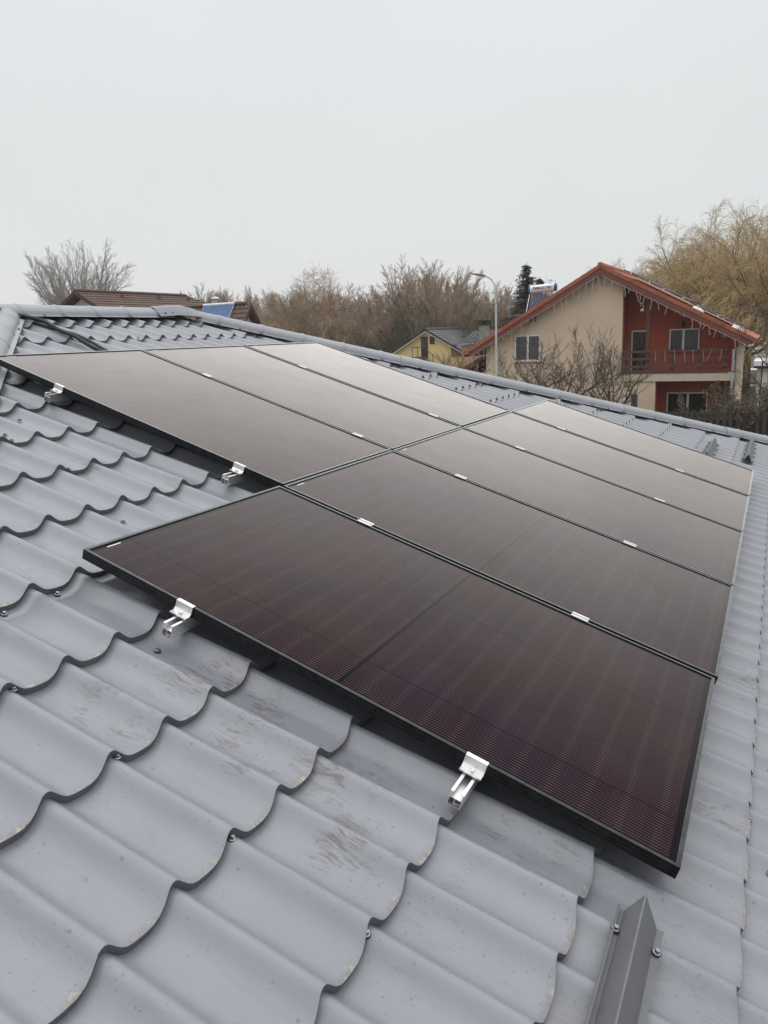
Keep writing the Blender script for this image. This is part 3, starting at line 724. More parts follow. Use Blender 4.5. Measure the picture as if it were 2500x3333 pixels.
# roof
ov = .02
for sx, ex, ez, lb in ((-1, LX, LZ, None), (1, RX, RZ, None)):
    o = tiled_slope(None, (AX, YV+.16, AZ-.04), (AX, YE, AZ-.04), (ex, YV+.16, ez-.04), (ex, YE, ez-.04), MAT['otile'], MAT['otiler'])
    mw = o.matrix_world.copy(); o.parent = oh; o.matrix_parent_inverse = Matrix.Translation((-AX, -YW, -GZ))
    # verge tiles: stepped L-shaped tiles down the gable edge
    vt = MB(); L = math.hypot(ex-AX, ez-AZ); n = int(L/.355); d = Vector((ex-AX, 0, ez-AZ)).normalized(); up = Vector((-d.z*sx, 0, d.x*sx))
    if up.z < 0: up = -up
    for i in range(n+1):
        a = Vector((AX, 0, AZ)) + d*(i*.355 - .02); b = a + d*.372; lift = up*.025
        for (dy0, dy1, t0, t1) in ((YV-.02, YV+.20, .0, .028), (YV-.045, YV-.018, -.15, .028)):
            vs = []
            for (pp, lf) in ((a, 0), (b, .018)):
                for (yy, tt) in ((dy0, t0), (dy1, t0), (dy1, t1), (dy0, t1)):
                    q = pp + up*(tt+lf-.01); vs.append((q.x, yy, q.z))
            vt.add(vs, [(0, 1, 2, 3), (7, 6, 5, 4), (0, 4, 5, 1), (1, 5, 6, 2), (2, 6, 7, 3), (3, 7, 4, 0)])
    P(vt, 'verge_tiles', MAT['otile'])
    fs = MB(); p0 = Vector((AX, 0, AZ)); p1 = Vector((ex, 0, ez)) - d*.10
    q = [p0-up*.135, p1-up*.135, p1-up*.40, p0-up*.40]
    if True: q[0] = Vector((AX, 0, AZ-.155)); q[3] = Vector((AX, 0, AZ-.46))
    fs.prism([(v.x, v.z) for v in q], ff(YV+.002), ff(YV+.045)); P(fs, 'fascia_board', MAT['fascia'])
    sf = MB(); q = [Vector((AX, 0, AZ-.30)), p1-up*.25, p1-up*.28, Vector((AX, 0, AZ-.335))]
    sf.prism([(v.x, v.z) for v in q], ff(YV+.05), ff(YE-.02)); P(sf, 'soffit', MAT['fascia'])
rc = MB(); rc.tube([(AX, YV-.06, AZ-.02), (AX, YE, AZ-.02)], .13, 12); P(rc, 'ridge_tiles', MAT['otile'])
for x in (-9.35, -12.2, -2.2, -.35):
    b = MB(); b.box(x-.09, YV+.08, roofz(x)-.62, x+.09, YW-.002, roofz(x)-.36); P(b, 'rafter_end', MAT['bwood'])
# gutter at right eave end + down pipe, security camera
g_ = MB(); g_.tube([(RX+.06, YV+.1, RZ-.20), (RX+.06, YE, RZ-.20)], .07, 8); g_.tube([(LX-.06, YV+.1, LZ-.20), (LX-.06, YE, LZ-.20)], .07, 8); P(g_, 'gutter', MAT['fascia'])
P(MB().tube([(.30, YW+.05, GZ), (.32, YW+.05, -1.2), (.34, YW+.02, -.36)], .075, 8), 'corner_pipe', MAT['pipe'])
P(MB().box(.10, YW-.10, GZ, .21, YW-.01, -.45), 'drainpipe', MAT['zinc'])
P(MB().tube([(.75, YV-.02, -.33), (.98, YV-.05, -.27)], .06, 8), 'floodlight', MAT['zinc'])
# openings
def hwindow(*a, **k):
    w = window(None, *a, **k); w.parent = oh; w.matrix_parent_inverse = Matrix.Translation((-AX, -YW, -GZ)); return w
hwindow(-10.36, -.79, -9.02, .52, YW-.02, mull=.52)
hwindow(-2.90, -.52, -1.50, .56, YB-.04, pane='pane', mull=.47)
hwindow(-2.90, -3.9, -.98, -2.55, YB-.04, pane='pane2', sill=False, mull=.52)
hwindow(-4.72, -1.50, -3.90, .55, YB-.04, split=1, pane='pane2', sill=False)
hwindow(-4.42, -3.20, -4.06, -2.50, YW-.02, split=1, pane='pane', sill=False, fr=.02)
# balcony: post, rails
P(MB().box(-3.80, YW-.02, -1.515, -3.62, YW+.16, roofz(-3.7, .36)), 'balcony_post', MAT['bwood'])
for z in (-.46, -.82, -1.18): P(MB().box(-4.88, YW-.09, z-.06, -.05, YW-.03, z+.07), 'balcony_rail', MAT['bwood'])
P(MB().box(-4.88, YW-.085, -1.515, -.05, YW-.035, -1.36), 'balcony_rail', MAT['bwood'])
for x in (-4.86, -2.62, -1.42, -.28): P(MB().box(x, YW-.025, -1.515, x+.15, YW+.10, -.50), 'balcony_baluster', MAT['bwood'])
rs_ = random.Random(5); st_ = MB()
for i in range(8):
    x = -3.3 + i*.42; st_.tube([(x, YW-.10, -.42), (x + rs_.uniform(-.25, .12), YW-.11, -.98)], .010, 4)
P(st_, 'hanging_sticks', MAT['lightwire'])
ln = MB(); ln.lathe((-2.28, YB-.16, .62), (0, 0, 1), [(0, .02), (.02, .06), (.22, .085), (.24, .10), (.32, .02)], 8); ln.tube([(-2.28, YB-.16, .95), (-2.28, YB-.02, 1.02)], .012, 5); P(ln, 'wall_lantern', MAT['dark'])
P(MB().lathe((-3.98, YV+.3, 1.52), (.1, -1, -.3), [(0, .05), (.12, .09), (.16, .05)], 8), 'security_camera', MAT['white'])
# lower roof at the left
low = MB(); low.prism([(-12.15, -.50), (-14.35, -1.62), (-14.35, -1.75), (-12.15, -.66)], ff(YV+.45), ff(YV+6.0)); P(low, 'lean_to_roof', MAT['fascia'])
P(MB().box(-14.2, YW+.35, GZ, -11.96, YW+5.5, -1.76), 'lean_to_wall', MAT['beige'])
icicle_lights((LX+.10, YV-.03, LZ-.37), (AX-.05, YV-.03, AZ-.50), 'unlit icicle string lights along the left roof edge of the beige house', 3)
icicle_lights((AX+.05, YV-.03, AZ-.50), (RX-.35, YV-.03, RZ-.26), 'unlit icicle string lights along the right roof edge above the red balcony', 4)
icicle_lights((-14.2, YV+.40, -1.70), (-12.3, YV+.40, -.78), 'short tangled icicle lights on the low red roof at the left of the house', 9, .16)
# solar panels on the right roof slope
dr = Vector((RX-AX, 0, RZ-AZ)); Lr = dr.length; dr.normalize(); upr = Vector((-dr.z, 0, dr.x))
mpv = Matrix(((dr.x, 0, upr.x), (0, 1, 0), (dr.z, 0, upr.z)))
def small_panel(s0, y0, L=1.72, W=1.06, lift=.24, label='x'):
    p = Vector((AX, y0, AZ)) + dr*s0 + upr*lift
    root = thing('roof_solar_panel', label, 'solar panel', p, mpv.to_euler(), 'dark solar panels on the orange roof')
    f = MB(); f.box(0, 0, -.035, L, .02, 0); f.box(0, W-.02, -.035, L, W, 0); f.box(0, .02, -.035, .02, W-.02, 0); f.box(L-.02, .02, -.035, L, W-.02, 0)
    f.build('frame', MAT['pvframe'], root); MB().box(.02, .02, -.02, L-.02, W-.02, -.003).build('glass', MAT['pv'], root)
    for x in (.35, 1.35): MB().box(x, -.03, -.06, x+.06, .012, .02).build('clamp', M['alu'], root)
    return root
pr0 = small_panel(1.05, YV+.45, label='uppermost dark solar panel on the orange roof, at its gable edge')
rows_ = ('at the gable edge', 'one row behind the gable edge', 'two rows behind the gable edge', 'three rows behind the gable edge', 'in the farthest row')
for k, (s, yy, lf, lb) in enumerate([(a_, YV+.45+dy_+1.08*r__, l_, '%s dark solar panel of the orange roof, %s' % (w_, rows_[r__])) for r__ in range(5) for (a_, dy_, l_, w_) in ((1.05, 0, .24, 'uppermost'), (2.80, 0, .24, 'second'), (4.55, .17, .19, 'third'), (6.0, .17, .19, 'lowest short')) if (r__, a_) != (0, 1.05)]):
    o = copy_tree(pr0); o.location = Vector((AX, yy, AZ)) + dr*s + upr*lf; o['label'] = lb
    if s == 6.0: o.scale = (.55, 1, 1)
def snow_lump(c, r, label, seed):
    rnd = random.Random(seed); mb = MB(); n = 12; m = 5; vs = []
    for i in range(m+1):
        a = PI/2*i/m
        for k in range(n):
            b = 2*PI*k/n; rr_ = 1 + rnd.uniform(-.18, .18)
            vs.append((r[0]*math.cos(a)*math.cos(b)*rr_, r[1]*math.cos(a)*math.sin(b)*rr_, r[2]*math.sin(a)*rr_))
    mb.add(vs, [(i*n+k, i*n+(k+1) % n, (i+1)*n+(k+1) % n, (i+1)*n+k) for i in range(m) for k in range(n)], True)
    o = mb.build('snow_patch', MAT['snow']); o.location = c; o.rotation_euler = (0, math.atan2(-dr.z, dr.x), 0)
    return tag(o, label, 'snow')
for s, r, lb in ((5.05, (.28, .12, .12), 'small patch of snow beside the panels, halfway down the orange roof'), (6.98, (.24, .16, .15), 'round lump of snow near the lower end of the orange roof')):
    p = Vector((AX, YV+.24, AZ)) + dr*s + upr*.02; snow_lump(p, r, lb, int(s*10))
# solar water heater behind the left slope
wh = thing('solar_water_heater', 'white solar water heater with slanting glass tubes on the orange roof', 'water heater', (-9.75, 41.6, 2.9))
def WP(mb, name, mat, par=None):
    o = mb.build(name, mat, par)
    if par is None: o.parent = wh; o.matrix_parent_inverse = Matrix.Translation((9.75, -41.6, -2.9))
    return o
tk = MB(); tk.lathe((-10.42, 41.6, 2.96), (1, 0, .035), [(0, .215), (1.36, .215)], 24); WP(tk, 'tank', MAT['tank'])
for x, dx in ((-10.42, -1), (-9.06, 1)):
    WP(MB().lathe((x, 41.6, 2.96 + (.047 if dx > 0 else 0)), (dx, 0, 0), [(-.02, .222), (.05, .222), (.08, .18), (.085, .0)], 24), 'end_cap', MAT['blue'])
for i in range(15):
    x = -10.30 + i*.083
    WP(MB().tube([(x, 41.50, 2.78), (x-.05*1.0, 40.72, 1.30)], .028, 8), 'vacuum_tube', MAT['tubeg'])
WP(MB().tube([(-10.44, 41.5, 2.70), (-10.50, 40.7, 1.25)], .02, 6).tube([(-9.06, 41.5, 2.70), (-9.12, 40.7, 1.25)], .02, 6).tube([(-10.44, 42.0, 2.8), (-10.44, 42.2, 1.5)], .02, 6).tube([(-9.06, 42.0, 2.8), (-9.06, 42.2, 2.0)], .02, 6), 'support_frame', M['alu'])
WP(MB().lathe((-9.33, 41.62, 3.16), (0, 0, 1), [(0, .09), (.20, .09), (.22, .07), (.22, 0)], 14), 'feeder_tank', MAT['tank'])
WP(MB().lathe((-9.33, 41.62, 3.381), (0, 0, 1), [(0, .095), (.03, .09), (.035, 0)], 14), 'feeder_lid', MAT['blue'])
WP(MB().tube([(-9.33, 41.62, 3.36), (-9.05, 41.62, 3.38), (-9.04, 41.62, 2.9)], .012, 5).tube([(-9.55, 41.7, 3.1), (-9.56, 41.7, 3.72)], .010, 5), 'water_pipe', MAT['zinc'])
cu = bpy.data.curves.new('lettering', 'FONT'); cu.body = 'Reecomer'; cu.size = .27; cu.shear = .25; cu.extrude = .002; cu.offset = .007; cu.align_x = 'CENTER'; cu.align_y = 'CENTER'
to = bpy.data.objects.new('t', cu); COL.objects.link(to)
bpy.context.view_layer.update()
me = bpy.data.meshes.new_from_object(to.evaluated_get(bpy.context.evaluated_depsgraph_get())); bpy.data.objects.remove(to)
me.materials.clear(); me.materials.append(MAT['ink'])
lo = bpy.data.objects.new('lettering', me); COL.objects.link(lo)
for v in me.vertices:                                                 # wrap the flat letters round the tank
    a = v.co.y/.215 + .22; r_l = .2165 + v.co.z
    v.co = Vector((-9.74 + v.co.x, 41.6 - r_l*math.cos(a), 2.984 + r_l*math.sin(a) + v.co.x*.035))
lo.parent = wh; lo.matrix_parent_inverse = Matrix.Translation((9.75, -41.6, -2.9))

# ---- yellow house far behind
Y0 = 70.0; yx, yz = -29.07, 1.36; sl = .60
yh = thing('yellow_house', 'yellow rendered house with dark grey tiled gable roof and an outside stair', 'house', (yx, Y0, GZ))
def YP(mb, name, mat):
    o = mb.build(name, mat); o.parent = yh; o.matrix_parent_inverse = Matrix.Translation((-yx, -Y0, -GZ)); return o
hwid = 4.45; ez = yz - .565*hwid
YP(MB().prism([(yx-hwid+.35, GZ), (yx+hwid-.35, GZ), (yx+hwid-.35, ez+.05), (yx, yz-.22), (yx-hwid+.35, ez+.05)], ff(Y0+.4), ff(Y0+11.4)), 'wall', MAT['yellow'])
for sx in (-1, 1):
    o = tiled_slope(None, (yx, Y0, yz), (yx, Y0+11.8, yz), (yx+sx*hwid, Y0, ez), (yx+sx*hwid, Y0+11.8, ez), MAT['gtile'], MAT['gtiler'], wave=.30, course=.42, h=.05, step=.04)
    o.parent = yh; o.matrix_parent_inverse = Matrix.Translation((-yx, -Y0, -GZ))
    YP(MB().prism([(yx, yz+.03), (yx+sx*hwid, ez+.03), (yx+sx*hwid, ez-.16), (yx, yz-.18)], ff(Y0-.05), ff(Y0-.005)), 'verge_board', MAT['dark'])
    YP(MB().prism([(yx, yz-.181), (yx+sx*hwid, ez-.161), (yx+sx*hwid, ez-.24), (yx, yz-.27)], ff(Y0-.03), ff(Y0+.39)), 'white_trim', MAT['white'])
    YP(MB().box(yx+sx*2.9-.25, Y0+.0, -.38, yx+sx*2.9+.2, Y0+.39, -.20), 'rafter_end', MAT['bwood'])
YP(MB().tube([(yx, Y0, yz+.02), (yx, Y0+11.8, yz+.02)], .12, 8), 'ridge_tiles', MAT['gtile'])
YP(MB().box(-29.72, Y0+.34, -1.26, -29.0, Y0+.38, .66), 'door_frame', MAT['dark'])
YP(MB().box(-29.64, Y0+.32, -.35, -29.08, Y0+.338, .58), 'door_glass', MAT['pane'])
YP(MB().box(-28.78, Y0+.34, -.08, -28.28, Y0+.38, .66), 'window_frame', MAT['dark'])
YP(MB().box(-28.70, Y0+.32, .0, -28.36, Y0+.338, .58), 'window_glass', MAT['pane'])
YP(MB().prism([(-26.50, -1.30), (-24.95, -1.30), (-24.95, -1.16), (-26.50, -.28)], ff(Y0+.20), ff(Y0+.385)), 'board_cladding', MAT['wood'])
sr = MB(); sr.box(-30.2, Y0-.8, -1.34, -29.0, Y0+.38, -1.27)
for k in range(11): sr.box(-29.0+k*.27, Y0-.8, -1.5-k*.2, -28.70+k*.27, Y0-.05, -1.46-k*.2)
sr.tube([(-29.0, Y0-.8, -1.42), (-26.0, Y0-.8, -3.7)], .09, 4); YP(sr, 'stair', MAT['bwood'])
rl = MB()
for x, z in ((-30.17, -1.27), (-29.6, -1.27), (-29.02, -1.27), (-28.0, -2.0), (-26.9, -2.85)): rl.tube([(x, Y0-.8, z), (x, Y0-.8, z+.95)], .035, 4)
rl.tube([(-30.17, Y0-.8, -.33), (-29.02, Y0-.8, -.33), (-26.0, Y0-.8, -2.65)], .035, 4); rl.tube([(-30.17, Y0-.8, -.33), (-30.17, Y0+.38, -.33)], .03, 4)
YP(rl, 'stair_railing', MAT['dark'])
# ---- grey tiled house with the concrete chimney, mostly hidden
ch = thing('chimney_house', 'low house with dark tiled roof and tall concrete chimney behind the orange roof', 'house', (-17.5, 52, GZ))
def CP(mb, name, mat):
    o = mb.build(name, mat); o.parent = ch; o.matrix_parent_inverse = Matrix.Translation((17.5, -52, -GZ)); return o
CP(MB().box(-18.9, 53.2, GZ, -13.0, 60, -.12), 'wall', render_mat('peach_render', (0.55, 0.36, 0.24)))
for a1, a2, e1, e2 in (((-19.2, 56.5, .95), (-13.0, 56.5, .95), (-19.2, 52.8, .02), (-13.0, 52.8, .02)), ((-19.2, 56.5, .95), (-13.0, 56.5, .95), (-19.2, 60.3, .02), (-13.0, 60.3, .02))):
    o = tiled_slope(None, a1, a2, e1, e2, MAT['gtile'], MAT['gtiler'], wave=.32, course=.40, h=.06, step=.05); o.parent = ch; o.matrix_parent_inverse = Matrix.Translation((17.5, -52, -GZ))
CP(MB().box(-17.15, 52.0, GZ, -16.55, 52.6, 1.30), 'chimney', MAT['conc'])
cp = MB(); cp.box(-17.22, 51.93, 1.301, -16.48, 52.67, 1.38)
for x in (-17.2, -16.6):
    for y in (51.95, 52.55): cp.box(x, y, 1.381, x+.1, y+.1, 1.56)
cp.box(-17.0, 52.15, 1.381, -16.7, 52.45, 1.55); cp.box(-17.25, 51.9, 1.561, -16.45, 52.7, 1.64)
CP(cp, 'chimney_cap', MAT['dark'])

# ---- brown tiled house, left
bx, by0, by1, bz = -38.86, 35.95, 46.9, 4.35; bw = 4.9; bez = bz - .56*bw
bh = thing('brown_tiled_house', 'white house with a long brown tiled roof, behind the ridge at the left', 'house', (bx, by0, GZ))
def BP(mb, name, mat):
    o = mb.build(name, mat); o.parent = bh; o.matrix_parent_inverse = Matrix.Translation((-bx, -by0, -GZ)); return o
BP(MB().prism([(bx-bw+.6, GZ), (bx+bw-.6, GZ), (bx+bw-.6, bez+.1), (bx, bz-.32), (bx-bw+.6, bez+.1)], ff(by0+.7), ff(by1-.2)), 'wall', MAT['whitew'])
for sx in (-1, 1):
    o = tiled_slope(None, (bx, by0, bz), (bx, by1, bz), (bx+sx*bw, by0, bez), (bx+sx*bw, by1+bw, bez), MAT['btile'], MAT['btiler'], wave=.30, course=.36, h=.05, step=.05)
    o.parent = bh; o.matrix_parent_inverse = Matrix.Translation((-bx, -by0, -GZ))
    BP(MB().prism([(bx, bz+.04), (bx+sx*bw, bez+.04), (bx+sx*bw, bez-.20), (bx, bz-.22)], ff(by0-.05), ff(by0-.005)), 'verge_board', MAT['bfascia'])
    BP(MB().prism([(bx, bz-.221), (bx+sx*bw, bez-.201), (bx+sx*bw, bez-.25), (bx, bz-.27)], ff(by0-.02), ff(by0+.69)), 'soffit', MAT['bfascia'])
o = tiled_slope(None, (bx-.01, by1, bz), (bx+.01, by1, bz), (bx-bw, by1+bw, bez), (bx+bw, by1+bw, bez), MAT['btile'], MAT['btiler'], wave=.30, course=.36, h=.05, step=.05)
o.parent = bh; o.matrix_parent_inverse = Matrix.Translation((-bx, -by0, -GZ))
rt = MB()
for k in range(int((by1-by0)/.36)): rt.tube([(bx, by0+k*.36, bz+.05), (bx, by0+k*.36+.38, bz+.03)], [.12, .105], 8)
BP(rt, 'ridge_tiles', MAT['btile'])
for k, yy in enumerate((39.4, 43.0, 46.2)):
    BP(MB().add([(bx+.55, yy-.12, bz-.30), (bx+.55, yy+.12, bz-.30), (bx+.85, yy, bz-.32), (bx+.62, yy, bz-.02)], [(0, 1, 2), (0, 2, 3), (1, 3, 2), (0, 3, 1)]), 'roof_vent', MAT['bfascia'])
# ---- steep brown roofed neighbour with tube collectors
wx0, wx1, wy, wz = -33.5, -27.4, 39.1, 3.05; ww = 3.0; wez = wz - 1.30*ww
sh_ = thing('small_brown_house', 'small white gabled house with steep brown tiled roof, right of the long brown roof', 'house', (wx1, wy, GZ))
def SP(mb, name, mat):
    o = mb.build(name, mat); o.parent = sh_; o.matrix_parent_inverse = Matrix.Translation((-wx1, -wy, -GZ)); return o
gx = lambda X: (lambda p: (X, p[0], p[1]))
SP(MB().prism([(wy-ww+.3, GZ), (wy+ww-.3, GZ), (wy+ww-.3, wez+.3), (wy, wz-.35), (wy-ww+.3, wez+.3)], gx(wx1-.5), gx(wx0)), 'wall', MAT['whitew'])
for sy in (-1, 1):
    o = tiled_slope(None, (wx0, wy, wz), (wx1, wy, wz), (wx0, wy+sy*ww, wez), (wx1, wy+sy*ww, wez), MAT['btile'], MAT['btiler'], wave=.30, course=.36, h=.05, step=.05)
    o.parent = sh_; o.matrix_parent_inverse = Matrix.Translation((-wx1, -wy, -GZ))
    SP(MB().prism([(wy, wz+.04), (wy+sy*ww, wez+.04), (wy+sy*ww, wez-.25), (wy, wz-.28)], gx(wx1+.005), gx(wx1+.05)), 'verge_board', MAT['bfascia'])
    SP(MB().prism([(wy, wz-.281), (wy+sy*ww, wez-.251), (wy+sy*ww, wez-.33), (wy, wz-.36)], gx(wx1-.49), gx(wx1)), 'soffit', MAT['bfascia'])
rt = MB()
for k in range(int((wx1-wx0)/.36)): rt.tube([(wx0+k*.36, wy, wz+.05), (wx0+k*.36+.38, wy, wz+.03)], [.12, .105], 8)
SP(rt, 'ridge_tiles', MAT['btile'])
SP(MB().box(-31.25, 40.0, 1.5, -30.75, 40.5, 3.28), 'chimney', MAT['conc'])
SP(MB().tube([(-31.0, 40.25, 3.281), (-31.0, 40.25, 3.55)], .10, 8).lathe((-31.0, 40.25, 3.56), (0, 0, 1), [(0, .28), (.10, .16), (.14, 0)], 10), 'chimney_cowl', MAT['zinc'])
tcx0, tcx1 = -30.95, -28.55; dn = Vector((0, -1, -1.30)).normalized(); nn_ = Vector((0, -1.30, 1)).normalized() ; nn_ = Vector((0, -.793, .61))
tcol = thing('solar_tube_collector', 'blue glass tube solar collector with white header on the brown roof', 'solar collector', (tcx0, wy, wz))
def TP(mb, name, mat):
    o = mb.build(name, mat); o.parent = tcol; o.matrix_parent_inverse = Matrix.Translation((-tcx0, -wy, -wz)); return o
for i in range(24):
    x = tcx0 + .05 + i*(tcx1-tcx0-.1)/23; a = Vector((x, wy, wz)) + nn_*.16 + dn*.12; TP(MB().tube([a, a+dn*1.75], .028, 6), 'glass_tube', MAT['tubeb'])
a = Vector((tcx0, wy, wz)) + nn_*.16 + dn*.05; TP(MB().tube([a, a + Vector((tcx1-tcx0, 0, 0))], .08, 8), 'header', MAT['tank'])
a = Vector((tcx0+.03, wy, wz)) + nn_*.10 + dn*.1; TP(MB().tube([a, a+dn*1.85], .02, 5).tube([a+Vector((tcx1-tcx0-.06, 0, 0)), a+Vector((tcx1-tcx0-.06, 0, 0))+dn*1.85], .02, 5), 'collector_frame', M['alu'])

# ---- lamp, fence, snowy shed
lp = thing('street_lamp', 'tall galvanised street lamp with curved arm and flat head, in front of the beige wall', 'street lamp', (-7.02, 25.35, GZ))
def LP_(mb, name, mat):
    o = mb.build(name, mat); o.parent = lp; o.matrix_parent_inverse = Matrix.Translation((7.02, -25.35, -GZ)); return o
LP_(MB().tube([(-7.02, 25.35, GZ), (-7.02, 25.35, 1.45)], [.046, .036], 12), 'pole', MAT['zinc'])
LP_(MB().tube([(-7.02, 25.35, 1.40), (-7.02, 25.35, 1.62)], .043, 12), 'sleeve', MAT['zinc'])
pts = [(-7.02, 1.60), (-7.03, 2.1), (-7.07, 2.33), (-7.16, 2.50), (-7.30, 2.60), (-7.48, 2.655)]
LP_(MB().tube([(x, 25.35, z) for x, z in pts], .028, 10), 'arm', MAT['zinc'])
hd = MB(); hd.prism([(-7.42, 2.60), (-7.42, 2.69), (-7.60, 2.735), (-7.95, 2.775), (-7.97, 2.755), (-7.60, 2.645)], ff(25.24), ff(25.46)); LP_(hd, 'lamp_head', simple('grey_lamp_housing', (0.16, .165, .17), .5))
fr_ = thing('board_fence', 'dark weathered wooden fence of overlapping upright boards below the house', 'fence', (0, 32.4, GZ))
rnf = random.Random(11)
def FP(mb, name, label=None):
    o = mb.build(name, MAT['fence']); o.parent = fr_; o.matrix_parent_inverse = Matrix.Translation((0, -32.4, -GZ)); return o
fx = -4.0; k = 0
while fx < 8.2:
    w_ = rnf.uniform(.135, .155); yb = 32.40 + (.115 if k % 2 else 0)
    h_ = -2.77 + rnf.uniform(-.025, .02)
    mb = MB(); mb.prism([(fx, GZ), (fx+w_, GZ), (fx+w_, h_-.01), (fx+w_-.02, h_), (fx+.02, h_), (fx, h_-.01)], ff(yb), ff(yb+.022)); FP(mb, 'board')
    fx += .122; k += 1
for z in (-4.2, -3.1): FP(MB().box(-4, 32.424, z, 8.2, 32.513, z+.10), 'rail')
for x in (-4.0, -1.5, 1.0, 3.5, 6.0): FP(MB().box(x, 32.53, GZ, x+.11, 32.64, -2.85), 'post')
sd_ = thing('snowy_shed', 'low white walled shed with a snow covered flat roof, right of the house behind branches', 'shed', (3.5, 54, GZ))
def DP(mb, name, mat):
    o = mb.build(name, mat); o.parent = sd_; o.matrix_parent_inverse = Matrix.Translation((-3.5, -54, -GZ)); return o
DP(MB().box(.9, 52, GZ, 9, 57, -2.0), 'wall', MAT['whitew']); DP(MB().box(.7, 51.7, -1.998, 9.3, 57.3, -1.85), 'roof', MAT['dark'])
DP(MB().box(.7, 51.75, -1.848, 9.3, 57.2, -1.55), 'roof_snow', MAT['snow'])
for x in (2.0, 4.4, 6.8): DP(MB().box(x, 51.93, -3.9, x+1.2, 51.99, -2.6), 'window', MAT['dark'])
gf = thing('grid_fence', 'thin dark wire grid fence in front of the snowy shed', 'fence', (3, 44, GZ))
gm = MB()
for i in range(22): gm.tube([(1.3+i*.3, 44, GZ), (1.3+i*.3, 44, -1.35)], .012, 3)
for z in (-4.2, -3.6, -3.0, -2.4, -1.8, -1.4): gm.tube([(1.3, 44, z), (7.6, 44, z)], .012, 3)
o = gm.build('wire_mesh', MAT['dark']); o.parent = gf; o.matrix_parent_inverse = Matrix.Translation((-3, -44, -GZ))
pst = MB().tube([(1.3, 44.03, GZ), (1.3, 44.03, -1.25)], .04, 6); o = pst.build('post', MAT['dark']); o.parent = gf; o.matrix_parent_inverse = Matrix.Translation((-3, -44, -GZ))

# =================================================================== trees
def bark(name, a, b, sc=1.2):
    t = NT(name); v = t.obj(); f = t.noise(v, sc, 3, .6); c = t.mixc(t.ramp(f, .35, .65), a, b); t.pbr(c, .9, 0, None, spec=.15); return t.m
BK = dict(grey=bark('grey_brown_bark', (0.23, 0.19, 0.16), (0.33, 0.275, 0.235)), brown=bark('brown_twigs', (0.29, 0.215, 0.15), (0.40, 0.30, 0.21)), dark=bark('dark_fruit_bark', (0.09, 0.072, 0.062), (0.15, 0.118, 0.10)),
          gold=bark('golden_willow_twigs', (0.33, 0.235, 0.11), (0.44, 0.33, 0.165)), warm=bark('pale_pink_brown_twigs', (0.30, 0.22, 0.15), (0.38, 0.28, 0.19)), olive=bark('olive_brown_scrub', (0.09, 0.085, 0.058), (0.14, 0.13, 0.085)), pale=bark('pale_grey_bark', (0.30, 0.275, 0.26), (0.38, 0.355, 0.335)))
class Tree:
    def __init__(s, seed): s.r = random.Random(seed); s.big = []; s.fine = []
    def seg(s, a, b, ra, rb, fine): (s.fine if fine else s.big).append((a, b, ra, rb))
    def grow(s, p, d, L, r, lev, P):
        """P: list per level of dict(n children, ang, lenratio, nseg, wob, up, start)"""
        q = P[lev]; n = q['seg']; rr = s.r; step = L/n; pos = p.copy(); dr_ = d.copy(); last = lev == len(P)-1
        nodes = []
        for i in range(n):
            w = q['wob']; dr_ = dr_ + Vector((rr.gauss(0, w), rr.gauss(0, w), rr.gauss(0, w) + q['up'])); dr_.normalize()
            np_ = pos + dr_*step; r0 = r*(1-.75*i/n); r1 = r*(1-.75*(i+1)/n)
            s.seg(pos, np_, max(r0, P[-1]['r']*.6), max(r1, P[-1]['r']*.5), lev >= q.get('finelev', len(P)-2)); nodes.append((np_.copy(), dr_.copy(), r1)); pos = np_
        if last: return
        c = P[lev+1]; m = q['n']
        for k in range(m):
            t = q['st'] + (1-q['st'])*(k + rr.random()*.9)/m
            i = min(n-1, int(t*n)); a = nodes[i-1][0] if i > 0 else p; b = nodes[i][0]; ft = t*n-i; bp = a.lerp(b, min(1, max(0, ft))); bd = nodes[i][1]
            ax = bd.orthogonal().normalized(); ax.rotate(Matrix.Rotation(rr.random()*2*PI, 3, bd)); ang = q['ang']*(rr.uniform(.7, 1.25))
            cd = bd.copy(); cd.rotate(Matrix.Rotation(ang, 3, ax)); cd.normalize()
            ll = L*q['lr']*rr.uniform(.65, 1.15)*(1-q.get('tip', .45)*t)
            s.grow(bp, cd, ll, max(nodes[i][2]*.65, P[-1]['r']), lev+1, P)
    def mesh(s, name, segs, mat, n=3):
        vs = []; fs = []; cs = [(math.cos(2*PI*k/n), math.sin(2*PI*k/n)) for k in range(n)]
        for a, b, ra, rb in segs:
            d = b-a; L = d.length
            if L < 1e-6: continue
            d /= L; x = Vector((-d.y, d.x, 0)) if abs(d.z) < .95 else Vector((0, -d.z, d.y)); x.normalize(); y = d.cross(x); o = len(vs)
            for c, q in cs: vs.append(a + (x*c + y*q)*ra)
            for c, q in cs: vs.append(b + (x*c + y*q)*rb)
            for k in range(n): fs.append((o+k, o+(k+1) % n, o+n+(k+1) % n, o+n+k))
        me = bpy.data.meshes.new(name); me.from_pydata(vs, [], fs); me.materials.append(mat); return me
def tree_root(name, T, mat, fmat, label, cat, group=None, n=5):
    root = thing(name, label, cat, (0, 0, 0), group=group)
    for nm, sg, m_, nn_2 in (('trunk', T.big, mat, n), ('crown', T.fine, fmat, 3)):
        o = bpy.data.objects.new(nm, T.mesh(nm, sg, m_, nn_2)); COL.objects.link(o); o.parent = root
    return root
def lv(n, ang, lr, seg, wob, up, st, tip=.45, **k): return dict(n=n, ang=ang, lr=lr, seg=seg, wob=wob, up=up, st=st, tip=tip, **k)
